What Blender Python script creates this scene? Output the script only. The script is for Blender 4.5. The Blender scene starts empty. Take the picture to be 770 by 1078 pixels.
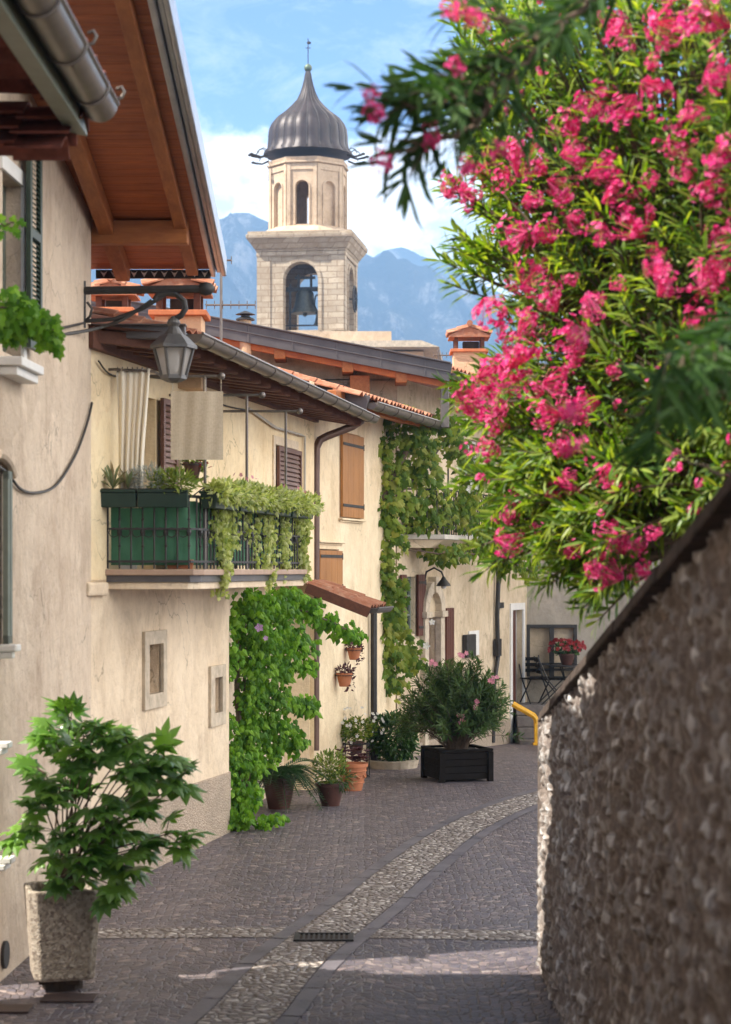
import bpy, bmesh, math, random
import numpy as np
from mathutils import Vector, Matrix, noise as mnoise
random.seed(7); np.random.seed(7)
C = bpy.context.scene.collection
R = math.radians
F = 2100.0; CX = 385.0; HY = 600.0; EYE = 2.66
V = Vector

def P(px, py, d):
    return V(((px-CX)*d/F, d, EYE+(HY-py)*d/F))

def gz(x, d):
    if d < 11.2: return min((11.2-d)*0.095, 1.35)
    if d < 28: return 0.0
    return -0.05*(min(d, 60)-28)

# ---------------------------------------------------------------- mesh builder
class MB:
    def __init__(s): s.v = []; s.f = []; s.m = []; s.mi = 0; s.ck = []
    def add(s, vs, fs):
        b = len(s.v); s.ck.append((b, len(s.f))); s.v += [tuple(p) for p in vs]
        for f in fs: s.f.append(tuple(i+b for i in f)); s.m.append(s.mi)
    def quad(s, *p): s.add(p, [tuple(range(len(p)))])
    def box(s, c, sx, sy, sz, bx=V((1,0,0)), by=V((0,1,0)), bz=V((0,0,1))):
        c = V(c); vs = []
        for k in (-.5, .5):
            for j in (-.5, .5):
                for i in (-.5, .5): vs.append(c+bx*(i*sx)+by*(j*sy)+bz*(k*sz))
        s.add(vs, [(0,2,3,1),(4,5,7,6),(0,1,5,4),(2,6,7,3),(0,4,6,2),(1,3,7,5)])
    def hexa(s, a):   # 8 points: bottom 4 (ccw), top 4
        s.add(a, [(3,2,1,0),(4,5,6,7),(0,1,5,4),(1,2,6,5),(2,3,7,6),(3,0,4,7)])
    def bar(s, a, b, w, h, up=V((0,0,1))):
        a = V(a); b = V(b); d = b-a; L = d.length; d.normalize()
        sd = d.cross(up)
        if sd.length < 1e-4: sd = d.cross(V((1,0,0)))
        sd.normalize(); u = sd.cross(d)
        s.box((a+b)/2, w, L, h, sd, d, u)
    def fbox(s, f, u0, u1, o0, o1, z0, z1):
        s.hexa([f.pt(u0,o0,z0), f.pt(u0,o1,z0), f.pt(u1,o1,z0), f.pt(u1,o0,z0), f.pt(u0,o0,z1), f.pt(u0,o1,z1), f.pt(u1,o1,z1), f.pt(u1,o0,z1)])
    def tube(s, pts, r, n=8, cap=True):
        pts = [V(p) for p in pts]; m = len(pts)
        rs = list(r) if hasattr(r, '__len__') else [r]*m
        t0 = (pts[1]-pts[0]).normalized()
        nx = t0.orthogonal().normalized(); vs = []; tp = t0
        for i, p in enumerate(pts):
            t = (pts[min(i+1, m-1)]-pts[max(i-1, 0)]).normalized()
            ax = tp.cross(t)
            if ax.length > 1e-6: nx = Matrix.Rotation(tp.angle(t), 3, ax.normalized()) @ nx
            tp = t; ny = t.cross(nx)
            for k in range(n):
                a = 2*math.pi*k/n; vs.append(p+(nx*math.cos(a)+ny*math.sin(a))*rs[i])
        fs = [(i*n+k, i*n+(k+1) % n, (i+1)*n+(k+1) % n, (i+1)*n+k) for i in range(m-1) for k in range(n)]
        if cap: fs += [tuple(range(n))[::-1], tuple((m-1)*n+k for k in range(n))]
        s.add(vs, fs)
    def lathe(s, c, prof, n=24, rot=0, cap=True, fn=None, sq=1.0):
        c = V(c); vs = []
        for (r, z) in prof:
            for k in range(n):
                a = 2*math.pi*k/n+rot; rr = r*(fn(a, z) if fn else 1)
                vs.append(c+V((rr*math.cos(a), rr*math.sin(a)*sq, z)))
        m = len(prof)
        fs = [(i*n+k, i*n+(k+1) % n, (i+1)*n+(k+1) % n, (i+1)*n+k) for i in range(m-1) for k in range(n)]
        if cap: fs += [tuple(range(n))[::-1], tuple((m-1)*n+k for k in range(n))]
        s.add(vs, fs)
    def ball(s, c, r, n=10, sc=(1,1,1)):
        c = V(c); m = n//2+1; vs = []; 
        for i in range(m+1):
            th = math.pi*i/m
            for k in range(n):
                a = 2*math.pi*k/n; vs.append(c+V((r*sc[0]*math.sin(th)*math.cos(a), r*sc[1]*math.sin(th)*math.sin(a), r*sc[2]*math.cos(th))))
        s.add(vs, [(i*n+k, (i+1)*n+k, (i+1)*n+(k+1) % n, i*n+(k+1) % n) for i in range(m) for k in range(n)])
    def build_each(s, name, mat, parent=None, smooth=False, bevel=0, per=1):
        """one object per added shape (or per 'per' shapes)"""
        out = []; ck = s.ck+[(len(s.v), len(s.f))]
        for i in range(0, len(s.ck), per):
            (a, fa), (b, fb) = ck[i], ck[min(i+per, len(s.ck))]; q = MB(); q.add(s.v[a:b], [tuple(j-a for j in f) for f in s.f[fa:fb]])
            out.append(q.build(name, mat, parent, smooth, bevel=bevel))
        return out
    def build(s, name, mat, parent=None, smooth=False, label=None, bevel=0):
        me = bpy.data.meshes.new(name)
        o0 = ORG.get(root_of(parent), V((0,0,0))) if parent else V((0,0,0))
        va = np.array(s.v, dtype=np.float64).reshape(-1, 3)-np.array(o0)
        me.from_pydata(va.tolist(), [], s.f); me.update()
        mats = mat if isinstance(mat, (list, tuple)) else [mat]
        for q in mats: me.materials.append(q)
        if len(mats) > 1: me.polygons.foreach_set('material_index', s.m)
        if smooth:
            me.polygons.foreach_set('use_smooth', [True]*len(me.polygons))
        o = bpy.data.objects.new(name, me); C.objects.link(o)
        if parent: o.parent = parent
        if label: o['label'] = label
        if bevel:
            b = o.modifiers.new('bevel', 'BEVEL'); b.width = bevel; b.segments = 2; b.limit_method = 'ANGLE'
        if smooth:
            try: me.set_sharp_from_angle(angle=R(42))
            except Exception: pass
        return o
ORG = {}
def root_of(o):
    while o.parent: o = o.parent
    return o.name
def thing(name, label, cat, loc=(0,0,0), group=None, kind=None):
    o = bpy.data.objects.new(name, None); C.objects.link(o); o.location = loc
    o.empty_display_size = .1
    ORG[o.name] = V(loc); o['label'] = label; o['category'] = cat
    if group: o['group'] = group
    if kind: o['kind'] = kind
    return o
def tag(o, label=None, cat=None, group=None, kind=None):
    if label: o['label'] = label
    if cat: o['category'] = cat
    if group: o['group'] = group
    if kind: o['kind'] = kind
    return o
def solo(mb, name, mat, label, cat, group=None, smooth=False, bevel=0):
    """one-mesh thing with its origin moved to its own base"""
    va = np.array(mb.v); c = va.mean(axis=0); c[2] = va[:,2].min()
    mb.v = (va-c).tolist(); mb.v = [tuple(p) for p in mb.v]
    o = mb.build(name, mat, None, smooth, bevel=bevel); o.location = c.tolist(); ORG[o.name] = V(c.tolist())
    return tag(o, label, cat, group)

class Fac:
    """vertical facade plane: u metres along, o metres outward, z up"""
    def __init__(s, p0, p1):
        s.p0 = V((p0[0], p0[1], 0)); d = V((p1[0], p1[1], 0))-s.p0
        s.L = d.length; s.u = d.normalized(); s.n = V((s.u.y, -s.u.x, 0))
    def pt(s, u, o, z): return s.p0+s.u*u+s.n*o+V((0,0,z))
    def pix(s, px, py, o=0):
        r = V(((px-CX)/F, 1, (HY-py)/F)); q = s.p0+s.n*o
        t = q.dot(s.n)/r.dot(s.n); w = r*t
        return (w-s.p0).dot(s.u), EYE+w.z
    def U(s, px, o=0): return s.pix(px, 600, o)[0]
    def Z(s, px, py, o=0): return s.pix(px, py, o)[1]

def wall(mb, f, u0, u1, z0, z1, ops=(), rev=.16, o=0, du=0):
    us = sorted(set([u0, u1]+[x for q in ops for x in q[:2]])); zs = sorted(set([z0, z1]+[x for q in ops for x in q[2:4]]))
    for a, b in zip(us[:-1], us[1:]):
        for c, d in zip(zs[:-1], zs[1:]):
            mu, mz = (a+b)/2, (c+d)/2
            if any(q[0] < mu < q[1] and q[2] < mz < q[3] for q in ops): continue
            mb.quad(f.pt(a,o,c), f.pt(b,o,c), f.pt(b,o,d), f.pt(a,o,d))
    for (a, b, c, d) in [q[:4] for q in ops]:
        r = o-rev
        mb.quad(f.pt(a,o,c), f.pt(a,o,d), f.pt(a,r,d), f.pt(a,r,c)); mb.quad(f.pt(b,o,c), f.pt(b,r,c), f.pt(b,r,d), f.pt(b,o,d))
        mb.quad(f.pt(a,o,d), f.pt(b,o,d), f.pt(b,r,d), f.pt(a,r,d)); mb.quad(f.pt(a,o,c), f.pt(a,r,c), f.pt(b,r,c), f.pt(b,o,c))

# ---------------------------------------------------------------- materials
class N:
    def __init__(s, name):
        s.m = bpy.data.materials.new(name); s.m.use_nodes = True; s.t = s.m.node_tree; s.t.nodes.clear()
        s.out = s.n('ShaderNodeOutputMaterial'); s.b = s.n('ShaderNodeBsdfPrincipled'); s.l(s.b.outputs[0], s.out.inputs[0])
        s.tc = s.n('ShaderNodeTexCoord').outputs['Object']
        g = s.n('ShaderNodeNewGeometry'); s.pos = g.outputs['Position']; s.isl = g.outputs['Random Per Island']
    def n(s, t, **k):
        x = s.t.nodes.new(t)
        for a, b in k.items(): setattr(x, a, b)
        return x
    def l(s, a, b): s.t.links.new(a, b)
    def mapv(s, sc=(1,1,1), src=None, rot=(0,0,0)):
        x = s.n('ShaderNodeMapping'); x.inputs['Scale'].default_value = sc; x.inputs['Rotation'].default_value = rot
        s.l(src or s.pos, x.inputs[0]); return x.outputs[0]
    def noise(s, scale, detail=4, rough=.6, vec=None, dist=0):
        x = s.n('ShaderNodeTexNoise'); x.inputs['Scale'].default_value = scale; x.inputs['Detail'].default_value = detail
        x.inputs['Roughness'].default_value = rough; x.inputs['Distortion'].default_value = dist
        s.l(vec or s.pos, x.inputs['Vector']); return x.outputs[0]
    def vor(s, scale, vec=None, feat='F1', out='Distance', rnd=1):
        x = s.n('ShaderNodeTexVoronoi', feature=feat); x.inputs['Scale'].default_value = scale; x.inputs['Randomness'].default_value = rnd
        s.l(vec or s.pos, x.inputs['Vector']); return x.outputs[out]
    def ramp(s, fac, stops):
        x = s.n('ShaderNodeValToRGB'); e = x.color_ramp.elements
        while len(e) < len(stops): e.new(.5)
        for q, (p, c) in zip(e, stops):
            q.position = p; q.color = (*c, 1) if hasattr(c, '__len__') else (c, c, c, 1)
        s.l(fac, x.inputs[0]); return x.outputs[0]
    def mix(s, fac, a, b, mode='MIX'):
        x = s.n('ShaderNodeMix', data_type='RGBA', blend_type=mode)
        for i, q in ((0, fac), (6, a), (7, b)):
            if hasattr(q, 'is_linked') or hasattr(q, 'links'): s.l(q, x.inputs[i])
            elif i == 0: x.inputs[0].default_value = q
            else: x.inputs[i].default_value = (*q, 1)
        return x.outputs[2]
    def math(s, op, a, b=0, c=0):
        x = s.n('ShaderNodeMath', operation=op)
        for i, q in enumerate((a, b, c)):
            if hasattr(q, 'links'): s.l(q, x.inputs[i])
            else: x.inputs[i].default_value = q
        return x.outputs[0]
    def bump(s, h, st=.3, dist=.02, prev=None):
        x = s.n('ShaderNodeBump'); x.inputs['Strength'].default_value = st; x.inputs['Distance'].default_value = dist
        s.l(h, x.inputs['Height'])
        if prev: s.l(prev, x.inputs['Normal'])
        s.l(x.outputs[0], s.b.inputs['Normal']); return x.outputs[0]
    def col(s, c):
        if hasattr(c, 'links'): s.l(c, s.b.inputs['Base Color'])
        else: s.b.inputs['Base Color'].default_value = (*c, 1)
    def rough(s, r, sp=.5, metal=0):
        s.b.inputs['Roughness'].default_value = r; s.b.inputs['Specular IOR Level'].default_value = sp; s.b.inputs['Metallic'].default_value = metal

def plaster(name, a, b, stain, amt=.55, bsc=1.0):
    k = N(name)
    big = k.ramp(k.noise(1.3, 6, .65), [(.35, a), (.65, b)])
    st = k.noise(1.0, 7, .72, k.mapv((3.0, 3.0, 1.7)), .6)
    c = k.mix(k.ramp(st, [(.46, 0.0), (.70, amt*.8)]), big, stain)
    sp = k.noise(3.2, 8, .75, k.mapv((1, 1, .7)))
    c = k.mix(k.ramp(sp, [(.52, 0.0), (.66, amt*.7)]), c, stain)
    sm = k.noise(11, 8, .78, k.mapv((1,1,.8)))
    c = k.mix(k.ramp(sm, [(.52, 0.0), (.66, .5)]), c, tuple(x*.72 for x in a))
    wv_ = k.n('ShaderNodeVectorMath', operation='MULTIPLY_ADD'); nn_ = k.n('ShaderNodeTexNoise'); nn_.inputs['Scale'].default_value = 2.6; nn_.inputs['Detail'].default_value = 5; k.l(k.pos, nn_.inputs['Vector'])
    k.l(nn_.outputs['Color'], wv_.inputs[0]); wv_.inputs[1].default_value = (.7,.7,.7); k.l(k.pos, wv_.inputs[2])
    pc_ = k.n('ShaderNodeSeparateColor'); k.l(k.vor(.75, wv_.outputs[0], 'F1', 'Color'), pc_.inputs[0])
    c = k.mix(k.ramp(pc_.outputs[0], [(.62, 0.0), (.64, .22)]), c, tuple(min(.9, x*1.12) for x in b))      # patched repairs
    c = k.mix(k.ramp(pc_.outputs[1], [(.70, 0.0), (.72, .20)]), c, tuple(x*.8 for x in a))
    ck_ = k.math('MULTIPLY', k.ramp(k.vor(1.15, wv_.outputs[0], 'DISTANCE_TO_EDGE'), [(.0, 1.0), (.012, 0.0)]), k.ramp(k.noise(.9, 3), [(.52, 0.0), (.6, .7)]))
    c = k.mix(ck_, c, tuple(x*.35 for x in a))                                                             # hairline cracks
    k.col(c); k.rough(.93, .2)
    x = k.bump(k.noise(2.5, 5, .6), .6*bsc, .06); x = k.bump(k.noise(9, 6, .75), .5*bsc, .02, x); k.bump(k.noise(55, 4, .7), .45*bsc, .008, x)
    return k.m
def wood(name, a, b, sc=(30, 30, 1.5), rough=.6, rot=(0,0,0), bump=.3):
    k = N(name); g = k.noise(1.6, 7, .7, k.mapv(sc, rot=rot), .5)
    c = k.ramp(g, [(.3, a), (.7, b)]); c = k.mix(k.ramp(k.noise(2, 3), [(.4, 0.0), (.7, .35)]), c, tuple(x*.6 for x in a))
    k.col(c); k.rough(rough, .35); k.bump(g, bump, .01); return k.m
def simple(name, c, rough=.6, metal=0, var=.25, sc=8, bump=.15, sp=.5):
    k = N(name); g = k.noise(sc, 5, .65)
    k.col(k.ramp(g, [(.3, tuple(x*(1-var) for x in c)), (.7, tuple(min(1, x*(1+var)) for x in c))])); k.rough(rough, sp, metal)
    if bump: k.bump(k.noise(sc*5, 3, .6), bump, .006)
    return k.m
def leafmat(name, cols, trans=.35, rough=.45, sp=.4, tcol=None):
    k = N(name); n = len(cols)
    c = k.ramp(k.isl, [(i/(max(1, n-1)), q) for i, q in enumerate(cols)])
    c = k.mix(k.ramp(k.noise(1.5, 2), [(.35, 0.0), (.7, .35)]), c, tuple(x*.6 for x in cols[0]))
    k.col(c); k.rough(rough, sp)
    tr = k.n('ShaderNodeBsdfTranslucent')
    tcc = k.mix(1.0, c, tcol or (1.5, 1.6, .7), 'MULTIPLY'); k.l(tcc, tr.inputs[0])
    mx = k.n('ShaderNodeMixShader'); mx.inputs[0].default_value = trans
    k.l(k.b.outputs[0], mx.inputs[1]); k.l(tr.outputs[0], mx.inputs[2]); k.l(mx.outputs[0], k.out.inputs[0])
    return k.m
M = {}
M['plA'] = plaster('plaster_grey_cream', (.58,.46,.345), (.71,.585,.45), (.34,.235,.165), .6, 1.6)
M['plB'] = plaster('plaster_cream_upper', (.78,.60,.36), (.87,.71,.47), (.54,.37,.20), .5)
M['plBl'] = plaster('plaster_cream_lower', (.68,.54,.38), (.79,.65,.48), (.37,.26,.17), .55, 1.4)
M['plC'] = plaster('plaster_honey', (.76,.60,.39), (.85,.70,.49), (.42,.31,.17), .6)
M['plD'] = plaster('plaster_pale', (.58,.46,.31), (.69,.57,.41), (.28,.21,.13), .75)
M['plE'] = plaster('plaster_dull', (.36,.32,.26), (.44,.39,.32), (.2,.17,.13), .6)
M['peach'] = plaster('plaster_peach', (.55,.36,.22), (.62,.42,.27), (.4,.24,.14), .3)
k = N('roughcast_plinth'); c = k.ramp(k.vor(42), [(.1, (.60,.49,.38)), (.6, (.42,.33,.25))]); c = k.mix(k.ramp(k.noise(2,5), [(.4,0.0),(.7,.5)]), c, (.26,.22,.17)); k.col(c); k.rough(.95,.2); k.bump(k.vor(60), .8, .02); M['plinth'] = k.m
M['trim'] = simple('pale_stone_trim', (.5,.46,.4), .85, var=.15, sp=.2)
M['white'] = simple('white_painted_sill', (.72,.70,.66), .6, var=.08)
M['stonelt'] = simple('grey_stone_surround', (.50,.42,.32), .9, var=.25, sp=.2, bump=.4)
M['soffit'] = wood('orange_soffit_boards', (.26,.062,.016), (.56,.165,.038), (1.6, 20, 1.6), .5)
M['beam'] = wood('orange_beam_wood', (.27,.085,.024), (.46,.17,.05), (12, 2, 12), .55)
M['beamx'] = wood('orange_cross_beam', (.28,.09,.026), (.48,.18,.055), (2, 12, 12), .55)
M['brownwood'] = wood('dark_red_brown_wood', (.09,.035,.022), (.17,.065,.035), (10,10,10), .7)
M['shut'] = wood('honey_shutter_wood', (.30,.125,.035), (.46,.21,.065), (30,30,2), .5)
M['louv'] = wood('brown_louver_wood', (.10,.045,.03), (.17,.075,.05), (20,20,3), .5)
M['green'] = simple('dark_green_paint', (.035,.055,.035), .45, var=.3)
M['grgr'] = simple('grey_green_paint', (.16,.185,.15), .5, var=.15)
M['iron'] = simple('dark_wrought_iron', (.05,.047,.045), .55, .6, .3)
M['lampm'] = simple('weathered_grey_lantern_metal', (.13,.125,.12), .5, .5, .3)
M['gutter'] = simple('brown_grey_gutter', (.17,.145,.125), .38, .55, .2, 6, .05)
M['gutbr'] = simple('brown_downpipe_paint', (.13,.075,.055), .35, .2, .2, 6, .05)
M['zinc'] = simple('bright_zinc_flashing', (.42,.44,.47), .35, .8, .15, 5, .05)
M['fascia'] = simple('grey_brown_sheet_fascia', (.11,.10,.10), .42, .4, .2, 4, .05)
k = N('terracotta_roof_tile'); c = k.ramp(k.noise(5,5,.7), [(.3,(.24,.085,.045)),(.5,(.36,.15,.085)),(.72,(.50,.30,.20))]); c = k.mix(k.ramp(k.noise(17,5,.7),[(.5,0.0),(.7,.45)]), c, (.28,.22,.17)); k.col(c); k.rough(.85,.25); k.bump(k.noise(40,4), .3,.01); M['tile'] = k.m
M['dtile'] = simple('dark_old_tile', (.17,.055,.04), .85, var=.5, sp=.2)
M['terra'] = simple('terracotta_pot_clay', (.44,.17,.085), .8, var=.2, sp=.2)
M['orangebr'] = simple('orange_clay_brick', (.46,.16,.075), .85, var=.2, sp=.2)
M['darkpot'] = simple('dark_red_glazed_pot', (.075,.03,.022), .4, var=.3)
M['blackpl'] = simple('black_stained_planks', (.011,.009,.008), .8, var=.4, sc=14, sp=.1)
M['greenbox'] = simple('dark_green_plastic_box', (.010,.032,.022), .4, var=.2, bump=.05)
M['soil'] = simple('potting_soil', (.05,.035,.025), 1, var=.4)
M['glass'] = simple('dark_window_glass', (.02,.025,.03), .08, 0, .1, 3, 0)
k = N('frosted_lantern_glass'); k.col((.55,.52,.48)); k.rough(.35); k.b.inputs['Alpha'].default_value = .55; M['frost'] = k.m
M['curtain'] = simple('cream_curtain_cloth', (.80,.73,.60), .95, var=.05, sc=3, bump=.1, sp=.1)
k = N('tan_linen_cloth'); w = k.noise(60,3,.6,k.mapv((1,1,1))); k.col(k.ramp(w,[(.3,(.52,.43,.31)),(.7,(.62,.52,.39))])); k.rough(.95,.1); M['linen'] = k.m
k = N('green_privacy_netting'); c = k.ramp(k.noise(3,4), [(.3,(.045,.15,.085)),(.7,(.09,.24,.145))]); k.col(c); k.rough(.7,.3)
tr = k.n('ShaderNodeBsdfTranslucent'); k.l(c, tr.inputs[0]); mx = k.n('ShaderNodeMixShader'); mx.inputs[0].default_value=.3; k.l(k.b.outputs[0],mx.inputs[1]); k.l(tr.outputs[0],mx.inputs[2]); k.l(mx.outputs[0],k.out.inputs[0]); M['netting'] = k.m
M['cable'] = simple('black_cable', (.04,.035,.03), .6, bump=0)
M['yellow'] = simple('yellow_painted_metal', (.8,.42,.02), .45, var=.1)
M['stem'] = simple('brown_bark', (.11,.075,.05), .9, var=.35, sc=20, bump=.4)
M['gstem'] = simple('green_stem', (.12,.14,.05), .7, var=.3)
k = N('aggregate_concrete_planter'); c = k.ramp(k.vor(55, out='Color'), [(.15,(.20,.16,.13)),(.5,(.33,.28,.22)),(.85,(.44,.38,.31))]); k.col(c); k.rough(.95,.2); k.bump(k.vor(70), .35, .01); M['aggr'] = k.m
M['interior'] = simple('dim_room_interior', (.22,.165,.12), .9, bump=0)
M['doorgrey'] = simple('pale_grey_door', (.34,.33,.32), .6, var=.1)
M['doorred'] = wood('dark_red_door_wood', (.07,.022,.014), (.13,.04,.025), (20,20,2), .45)
M['step'] = simple('grey_stone_step', (.16,.14,.13), .9, var=.3)
M['marble'] = simple('pink_stone_slab_edge', (.38,.26,.19), .7, var=.15)
# foliage
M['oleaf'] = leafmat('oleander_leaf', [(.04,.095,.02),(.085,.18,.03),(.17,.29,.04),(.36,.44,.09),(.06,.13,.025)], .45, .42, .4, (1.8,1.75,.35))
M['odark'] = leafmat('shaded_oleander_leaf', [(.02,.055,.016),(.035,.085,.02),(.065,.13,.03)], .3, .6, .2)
M['petal'] = leafmat('pink_oleander_petal', [(.66,.015,.17),(.80,.045,.30),(.90,.30,.52),(.74,.02,.20)], .4, .6, .2, (1.3,.9,1.1))
M['aralia'] = leafmat('glossy_aralia_leaf', [(.06,.155,.025),(.11,.25,.035),(.20,.37,.06),(.075,.18,.04)], .3, .34, .5)
M['vineB'] = leafmat('bright_vine_leaf', [(.045,.13,.010),(.11,.27,.018),(.24,.44,.035),(.06,.17,.012)], .35, .5, .25)
M['vineC'] = leafmat('grape_vine_leaf', [(.06,.12,.018),(.12,.20,.028),(.22,.29,.04),(.32,.32,.07)], .35, .55, .2)
M['trail'] = leafmat('pale_trailing_leaf', [(.28,.34,.07),(.46,.50,.16),(.66,.66,.36),(.16,.24,.05)], .35, .5, .3)
M['darkleaf'] = leafmat('dark_shrub_leaf', [(.02,.065,.012),(.035,.10,.016),(.07,.16,.025)], .2, .35, .5)
M['opot'] = leafmat('potted_oleander_leaf', [(.035,.075,.025),(.07,.13,.035),(.13,.20,.06),(.05,.10,.03)], .3, .5, .3)
M['palm'] = leafmat('cycad_frond_leaf', [(.03,.08,.025),(.05,.13,.04)], .2, .35, .5)
M['ylleaf'] = leafmat('yellow_green_leaf', [(.10,.17,.03),(.2,.27,.05),(.3,.33,.07)], .3, .5, .3)
M['grey'] = leafmat('silver_grey_leaf', [(.35,.38,.36),(.45,.48,.46),(.28,.33,.29)], .2, .8, .1, (1,1,1))
M['redleaf'] = leafmat('burgundy_leaf', [(.07,.025,.03),(.13,.05,.055),(.16,.10,.09)], .2, .5, .3, (1.3,.8,.8))
M['redfl'] = leafmat('red_flower_petal', [(.22,.015,.015),(.38,.03,.03),(.45,.10,.12)], .3, .6, .2, (1,.8,.8))
M['whfl'] = leafmat('white_flower_petal', [(.8,.8,.76),(.75,.72,.66)], .3, .6, .2, (1,1,1))
M['pinkfl'] = leafmat('light_pink_petal', [(.75,.35,.4),(.7,.25,.35)], .3, .6, .2, (1,1,1))
M['purfl'] = leafmat('mauve_flower_petal', [(.55,.3,.6),(.6,.38,.62)], .3, .6, .2, (1,1,1))
# ================================================================ SETTING
# street surface
k = N('porphyry_sett_paving')
wv = k.noise(.6, 3, .5)
vv = k.n('ShaderNodeVectorMath', operation='ADD'); k.l(k.pos, vv.inputs[0])
cmb = k.n('ShaderNodeCombineXYZ')
sep = k.n('ShaderNodeSeparateXYZ'); k.l(k.pos, sep.inputs[0])
arc = k.math('MULTIPLY', k.math('ABSOLUTE', k.math('SINE', k.math('MULTIPLY', sep.outputs[0], 2.4))), .38)
k.l(arc, cmb.inputs[1]); k.l(cmb.outputs[0], vv.inputs[1])
mp = k.mapv((1, 1.1, .2), vv.outputs[0])
e = k.vor(15.5, mp, 'DISTANCE_TO_EDGE', rnd=.6); cid = k.vor(15.5, mp, 'F1', 'Color', .6)
sc_ = k.n('ShaderNodeSeparateColor'); k.l(cid, sc_.inputs[0])
cc = k.ramp(sc_.outputs[0], [(0, (.062,.049,.056)), (.35, (.13,.103,.113)), (.7, (.118,.108,.135)), (.9, (.22,.165,.16)), (1, (.40,.33,.30))])
cc = k.mix(k.ramp(k.noise(.55, 5, .6), [(.38, 0.0), (.66, .7)]), cc, (.08,.07,.088))
cc = k.mix(k.ramp(k.noise(2.2, 6, .7), [(.5, 0.0), (.72, .5)]), cc, (.30,.235,.215))
cc = k.mix(k.ramp(e, [(.015, 1.0), (.06, 0.0)]), cc, (.17,.14,.135))
k.col(cc); k.rough(.5, .45)
x = k.bump(k.ramp(e, [(0, 0.0), (.12, 1.0)]), .8, .02); x = k.bump(sc_.outputs[1], .5, .015, x); k.bump(k.noise(45, 3), .35, .006, x)
M['street'] = k.m
k = N('river_pebble_band')
e = k.vor(15, k.mapv((1,1,.2)), 'DISTANCE_TO_EDGE'); cid = k.vor(15, k.mapv((1,1,.2)), 'F1', 'Color')
sc_ = k.n('ShaderNodeSeparateColor'); k.l(cid, sc_.inputs[0])
cc = k.ramp(sc_.outputs[0], [(0, (.17,.135,.12)), (.5, (.34,.29,.26)), (1, (.60,.54,.49))])
cc = k.mix(k.ramp(e, [(.02, 1.0), (.12, 0.0)]), cc, (.12,.095,.08)); cc = k.mix(k.ramp(k.noise(1.5,4), [(.4,0.0),(.7,.4)]), cc, (.16,.13,.12))
k.col(cc); k.rough(.6, .4); k.bump(k.ramp(e, [(0,0.0),(.3,1.0)]), 1, .03); M['pebble'] = k.m
k = N('smooth_border_slab')
cc = k.ramp(k.noise(3,5), [(.3,(.085,.075,.088)),(.7,(.16,.145,.16))]); k.col(cc); k.rough(.5,.4); k.bump(k.noise(30,4),.3,.01); M['border'] = k.m

def sheet(name, xs, ds, mat, dz=0, kind='structure'):
    mb = MB(); nx = len(xs); vs = [(x, d, gz(x, d)+dz) for d in ds for x in xs]
    mb.add(vs, [(j*nx+i, j*nx+i+1, (j+1)*nx+i+1, (j+1)*nx+i) for j in range(len(ds)-1) for i in range(nx-1)])
    o = mb.build(name, mat); o['kind'] = kind; return o
g = sheet('street', [-2500, -60, -8, -4, 0, 4, 8, 60, 2500], [-400, -40, -4, -3, 0, 11.2, 16, 22, 28, 36, 60, 200, 3200], M['street'])
cl = [(-1.05,10.4),(-.76,11.69),(-.62,12.7),(-.49,13.6),(-.24,14.8),(0.02,15.96),(.25,17.15),(.5,18.35),(.82,19.8),(1.18,21.1),(1.62,22.4),(2.15,23.6),(3.0,25.2),(4.2,27.2)]
def smooth_line(p, n=5):
    out = []
    for i in range(len(p)-1):
        p0 = V(p[max(i-1,0)]); p1 = V(p[i]); p2 = V(p[i+1]); p3 = V(p[min(i+2,len(p)-1)])
        for q in range(n):
            t = q/n; out.append(.5*((2*p1)+(p2-p0)*t+(2*p0-5*p1+4*p2-p3)*t*t+(3*p1-p0-3*p2+p3)*t**3))
    out.append(V(p[-1])); return out
def ribbon(name, line, o0, o1, mat, dz, seg=False):
    mb = MB(); pts = []
    for i, p in enumerate(line):
        t = (line[min(i+1,len(line)-1)]-line[max(i-1,0)]).normalized(); nn = V((t.y,-t.x))
        a, b = p+nn*o0, p+nn*o1
        pts.append((V((a.x,a.y,gz(a.x,a.y)+dz)), V((b.x,b.y,gz(b.x,b.y)+dz))))
    for i in range(len(pts)-1): mb.quad(pts[i][0], pts[i][1], pts[i+1][1], pts[i+1][0])
    o = mb.build(name, mat); o['kind'] = 'structure'; return o
L = smooth_line([V(p) for p in cl])
ribbon('cobble_band', L, -.22, .22, M['pebble'], .008)
def slabs(name, line, o0, o1, dz):
    mb = MB(); acc = []
    for i in range(len(line)-1):
        a, b = line[i], line[i+1]; n = max(1, int((b-a).length/.17))
        for q in range(n): acc.append(a.lerp(b, q/n))
    for i in range(0, len(acc)-2, 2):
        a, b = acc[i], acc[i+2]; t = (b-a).normalized(); nn = V((t.y,-t.x)); a = a+t*.006; b = b-t*.006; h = random.uniform(0,.004)
        mb.quad(*[V((p.x,p.y,gz(p.x,p.y)+dz+h)) for p in (a+nn*o0, a+nn*o1, b+nn*o1, b+nn*o0)])
    o = mb.build(name, M['border']); o['kind'] = 'structure'
slabs('paving_edge_strip', L, -.345, -.23, .005); slabs('paving_edge_strip', L, .23, .345, .005)
cr = smooth_line([V((-2.3,14.55)),V((-1,14.62)),V((0,14.6)),V((1.25,14.5))])
ribbon('cross_cobble_band', cr, -.2, .2, M['pebble'], .004)

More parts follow.
